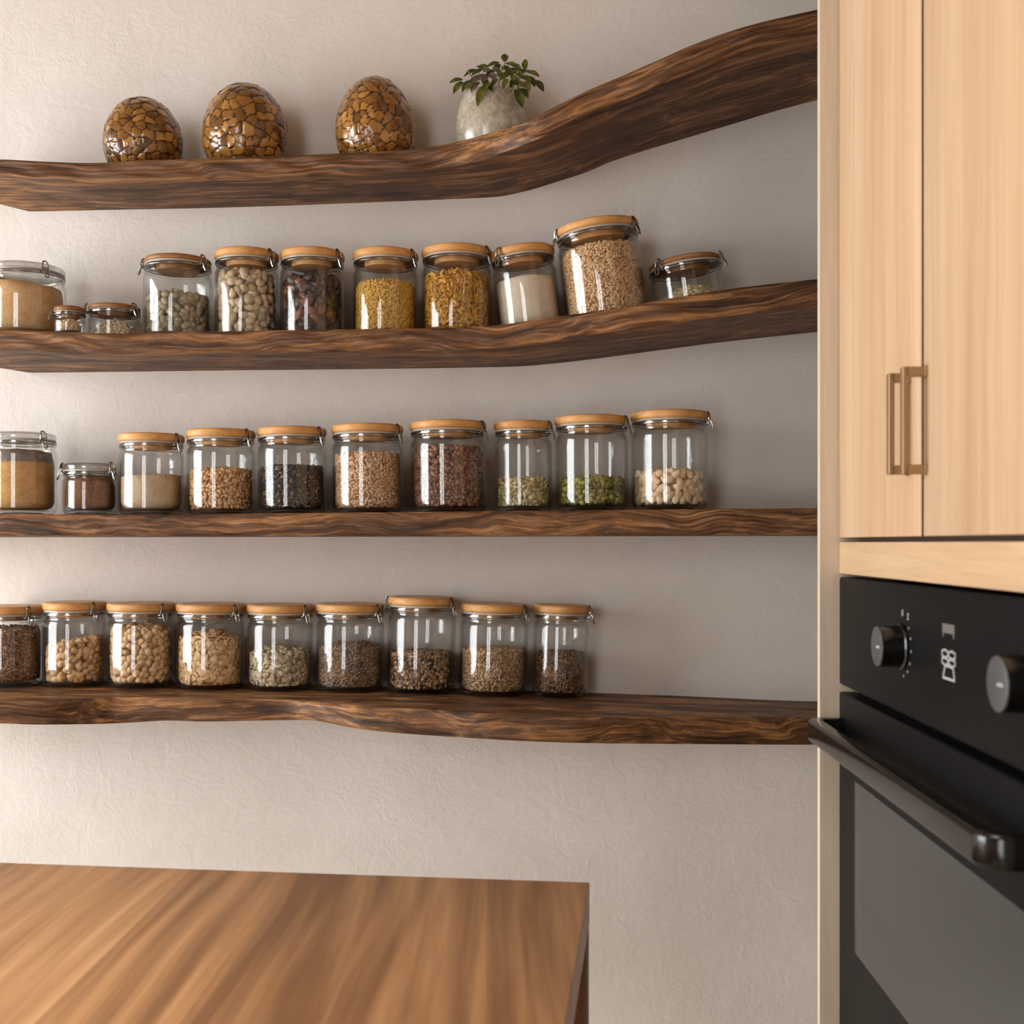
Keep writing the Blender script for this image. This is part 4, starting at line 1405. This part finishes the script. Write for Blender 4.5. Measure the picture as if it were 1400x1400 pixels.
# bar handle of the oven: flat bow swept along the door
path = []
sA, sB, oo = 0.018, 0.548, 0.0335
for k in range(7):
    a = k / 6 * PI / 2
    path.append((oo - 0.014 + 0.014 * math.sin(a), sA + 0.014 * (1 - math.cos(a))))
path = [(0.0, sA)] + path + [(oo, sA + (sB - sA) * q) for q in (0.2, 0.4, 0.6, 0.8)]
for k in range(7):
    a = PI / 2 - k / 6 * PI / 2
    path.append((oo - 0.014 + 0.014 * math.sin(a), sB - 0.014 * (1 - math.cos(a))))
path.append((0.0, sB))
zh0, zh1 = CZ - 0.2245, CZ - 0.1995
hw = 0.0085
bm = bmesh.new()
rings = []
for i, (o_, s_) in enumerate(path):
    a = path[max(0, i - 1)]
    b = path[min(len(path) - 1, i + 1)]
    t = Vector((b[0] - a[0], b[1] - a[1])).normalized()
    nx, ny = t.y, -t.x                      # outward side of the bow
    sec = []
    cz_, hz, rb = (zh0 + zh1) / 2, (zh1 - zh0) / 2, 0.004
    for (cx, cy, q0) in ((hw - rb, hz - rb, 0), (-(hw - rb), hz - rb, 1), (-(hw - rb), -(hz - rb), 2), (hw - rb, -(hz - rb), 3)):
        for k in range(4):
            an = (q0 + k / 3) * PI / 2
            sec.append((cx + rb * math.cos(an), cy + rb * math.sin(an)))
    rings.append([bm.verts.new((o_ + nx * p, s_ + ny * p, cz_ + q)) for p, q in sec])
for i in range(len(rings) - 1):
    m_ = len(rings[0])
    for k in range(m_):
        bm.faces.new((rings[i][k], rings[i][(k + 1) % m_], rings[i + 1][(k + 1) % m_], rings[i + 1][k]))
bm.faces.new(rings[0][::-1])
bm.faces.new(rings[-1])
hd = bm_obj('handle', bm, M['black_gloss'], door, angle=45)
hd['label'] = 'glossy black bar handle'

# ------------------------------------------------------------------ table
TC = at_t(806, 1206, 1.2)
al = math.atan((887.0 - PX) / F)
tf = RV * math.sin(al) + FV * math.cos(al)               # away from the camera along the side edge
tr = RV * math.cos(al) - FV * math.sin(al)               # along the back edge, to the right
trz = math.atan2(tr[1], tr[0])
tab = thing('kitchen_table', (TC[0], TC[1], 0), 'walnut plank table with square legs standing before the shelves', 'table', None, (0, 0, trz))
zt_ = TC[2]
LT_, DT_ = 1.75, 0.95
# planks run at a slant towards the wall; each is a band in one continuous top
top_o = box('tabletop', (-LT_, -DT_, zt_ - 0.042), (0, 0, zt_), M['table'], tab, 0.0015, 2)
for (a, b) in ((-0.0605, -0.0605), (-LT_ + 0.005, -0.0605), (-0.0605, -DT_ + 0.005), (-LT_ + 0.005, -DT_ + 0.005)):
    box('leg', (a, b, 0), (a + 0.06, b + 0.06, zt_ - 0.042), M['table_dark'], tab, 0.002, 2)
bm = bmesh.new()
for lo, hi in (((-LT_ + 0.06, -0.055, zt_ - 0.11), (-0.06, -0.035, zt_ - 0.042)), ((-LT_ + 0.06, -DT_ + 0.035, zt_ - 0.11), (-0.06, -DT_ + 0.055, zt_ - 0.042))):
    box_bm(lo, hi, bm=bm)
bm_obj('apron', bm, M['table_dark'], tab)


def table_material():
    m, nt, out = new_mat('walnut_planks')
    tc = nt.nodes.new('ShaderNodeTexCoord')
    mp = nt.nodes.new('ShaderNodeMapping')
    mp.inputs['Rotation'].default_value = (0, 0, math.radians(-6))
    nt.links.new(tc.outputs['Object'], mp.inputs['Vector'])
    v = mp.outputs[0]
    sep = N(nt, 'ShaderNodeSeparateXYZ')
    nt.links.new(v, sep.inputs[0])
    fx = math_(nt, 'MULTIPLY', sep.outputs['X'], 9.5)
    idx = math_(nt, 'FLOOR', fx, 0.0)
    wn = N(nt, 'ShaderNodeTexWhiteNoise', noise_dimensions='1D')
    nt.links.new(idx, wn.inputs['W'])
    sh = vmath(nt, 'MULTIPLY', wn.outputs['Color'], (3.0, 9.0, 5.0))
    vv = vmath(nt, 'ADD', v, sh)
    w = noise(nt, vmath(nt, 'MULTIPLY', vv, (4.0, 0.9, 1.0)), 1.5, 1.5, 0.4)
    wv = vmath(nt, 'MULTIPLY', vmath(nt, 'SUBTRACT', w.outputs['Color'], (0.5, 0.5, 0.5)), (0.085, 0.03, 0))
    vv = vmath(nt, 'ADD', vv, wv)
    g = noise(nt, vmath(nt, 'MULTIPLY', vv, (38.0, 1.3, 1.0)), 1.0, 4, 0.5)
    f = noise(nt, vmath(nt, 'MULTIPLY', vv, (170.0, 6.0, 1.0)), 1.0, 3, 0.6)
    val = math_(nt, 'ADD', math_(nt, 'MULTIPLY', g.outputs['Fac'], 0.72), math_(nt, 'MULTIPLY', wn.outputs['Value'], 0.26))
    c = ramp(nt, val, [(0.32, srgb(124, 87, 56)), (0.50, srgb(176, 131, 90)), (0.68, srgb(212, 167, 121))])
    c = mixc(nt, 0.25, c, ramp(nt, f.outputs['Fac'], [(0.3, (0.4, 0.36, 0.33, 1)), (0.6, (1.12, 1.12, 1.12, 1))]), 'MULTIPLY')
    principled(nt, out, c, 0.4, 0, bump(nt, f.outputs['Fac'], 0.06, 0.001), 0.5)
    return m


top_o.data.materials[0] = table_material()

# ------------------------------------------------------------------ camera
cd = bpy.data.cameras.new('Camera')
cam = bpy.data.objects.new('Camera', cd)
COL.objects.link(cam)
cd.sensor_fit = 'HORIZONTAL'
cd.sensor_width = 36.0
cd.lens = 36.0 * F / 1400.0
cd.shift_y = (PY - 700.0) / 1400.0
cam.location = tuple(CAM)
cam.rotation_euler = (PI / 2, 0, TH)
cd.clip_start = 0.05
cd.dof.use_dof = True
cd.dof.focus_distance = 1.74
cd.dof.aperture_fstop = 8.0
SC.camera = cam

vs_ = SC.view_settings
vs_.view_transform = 'Standard'
vs_.look = 'None'
vs_.exposure = 0.0
vs_.gamma = 1.0
vs_.use_curve_mapping = False
cy = SC.cycles
cy.use_denoising = True
cy.max_bounces = 14
cy.transparent_max_bounces = 24
cy.diffuse_bounces = 5
cy.glossy_bounces = 5
cy.sample_clamp_indirect = 6.0
cy.caustics_reflective = False
cy.caustics_refractive = False
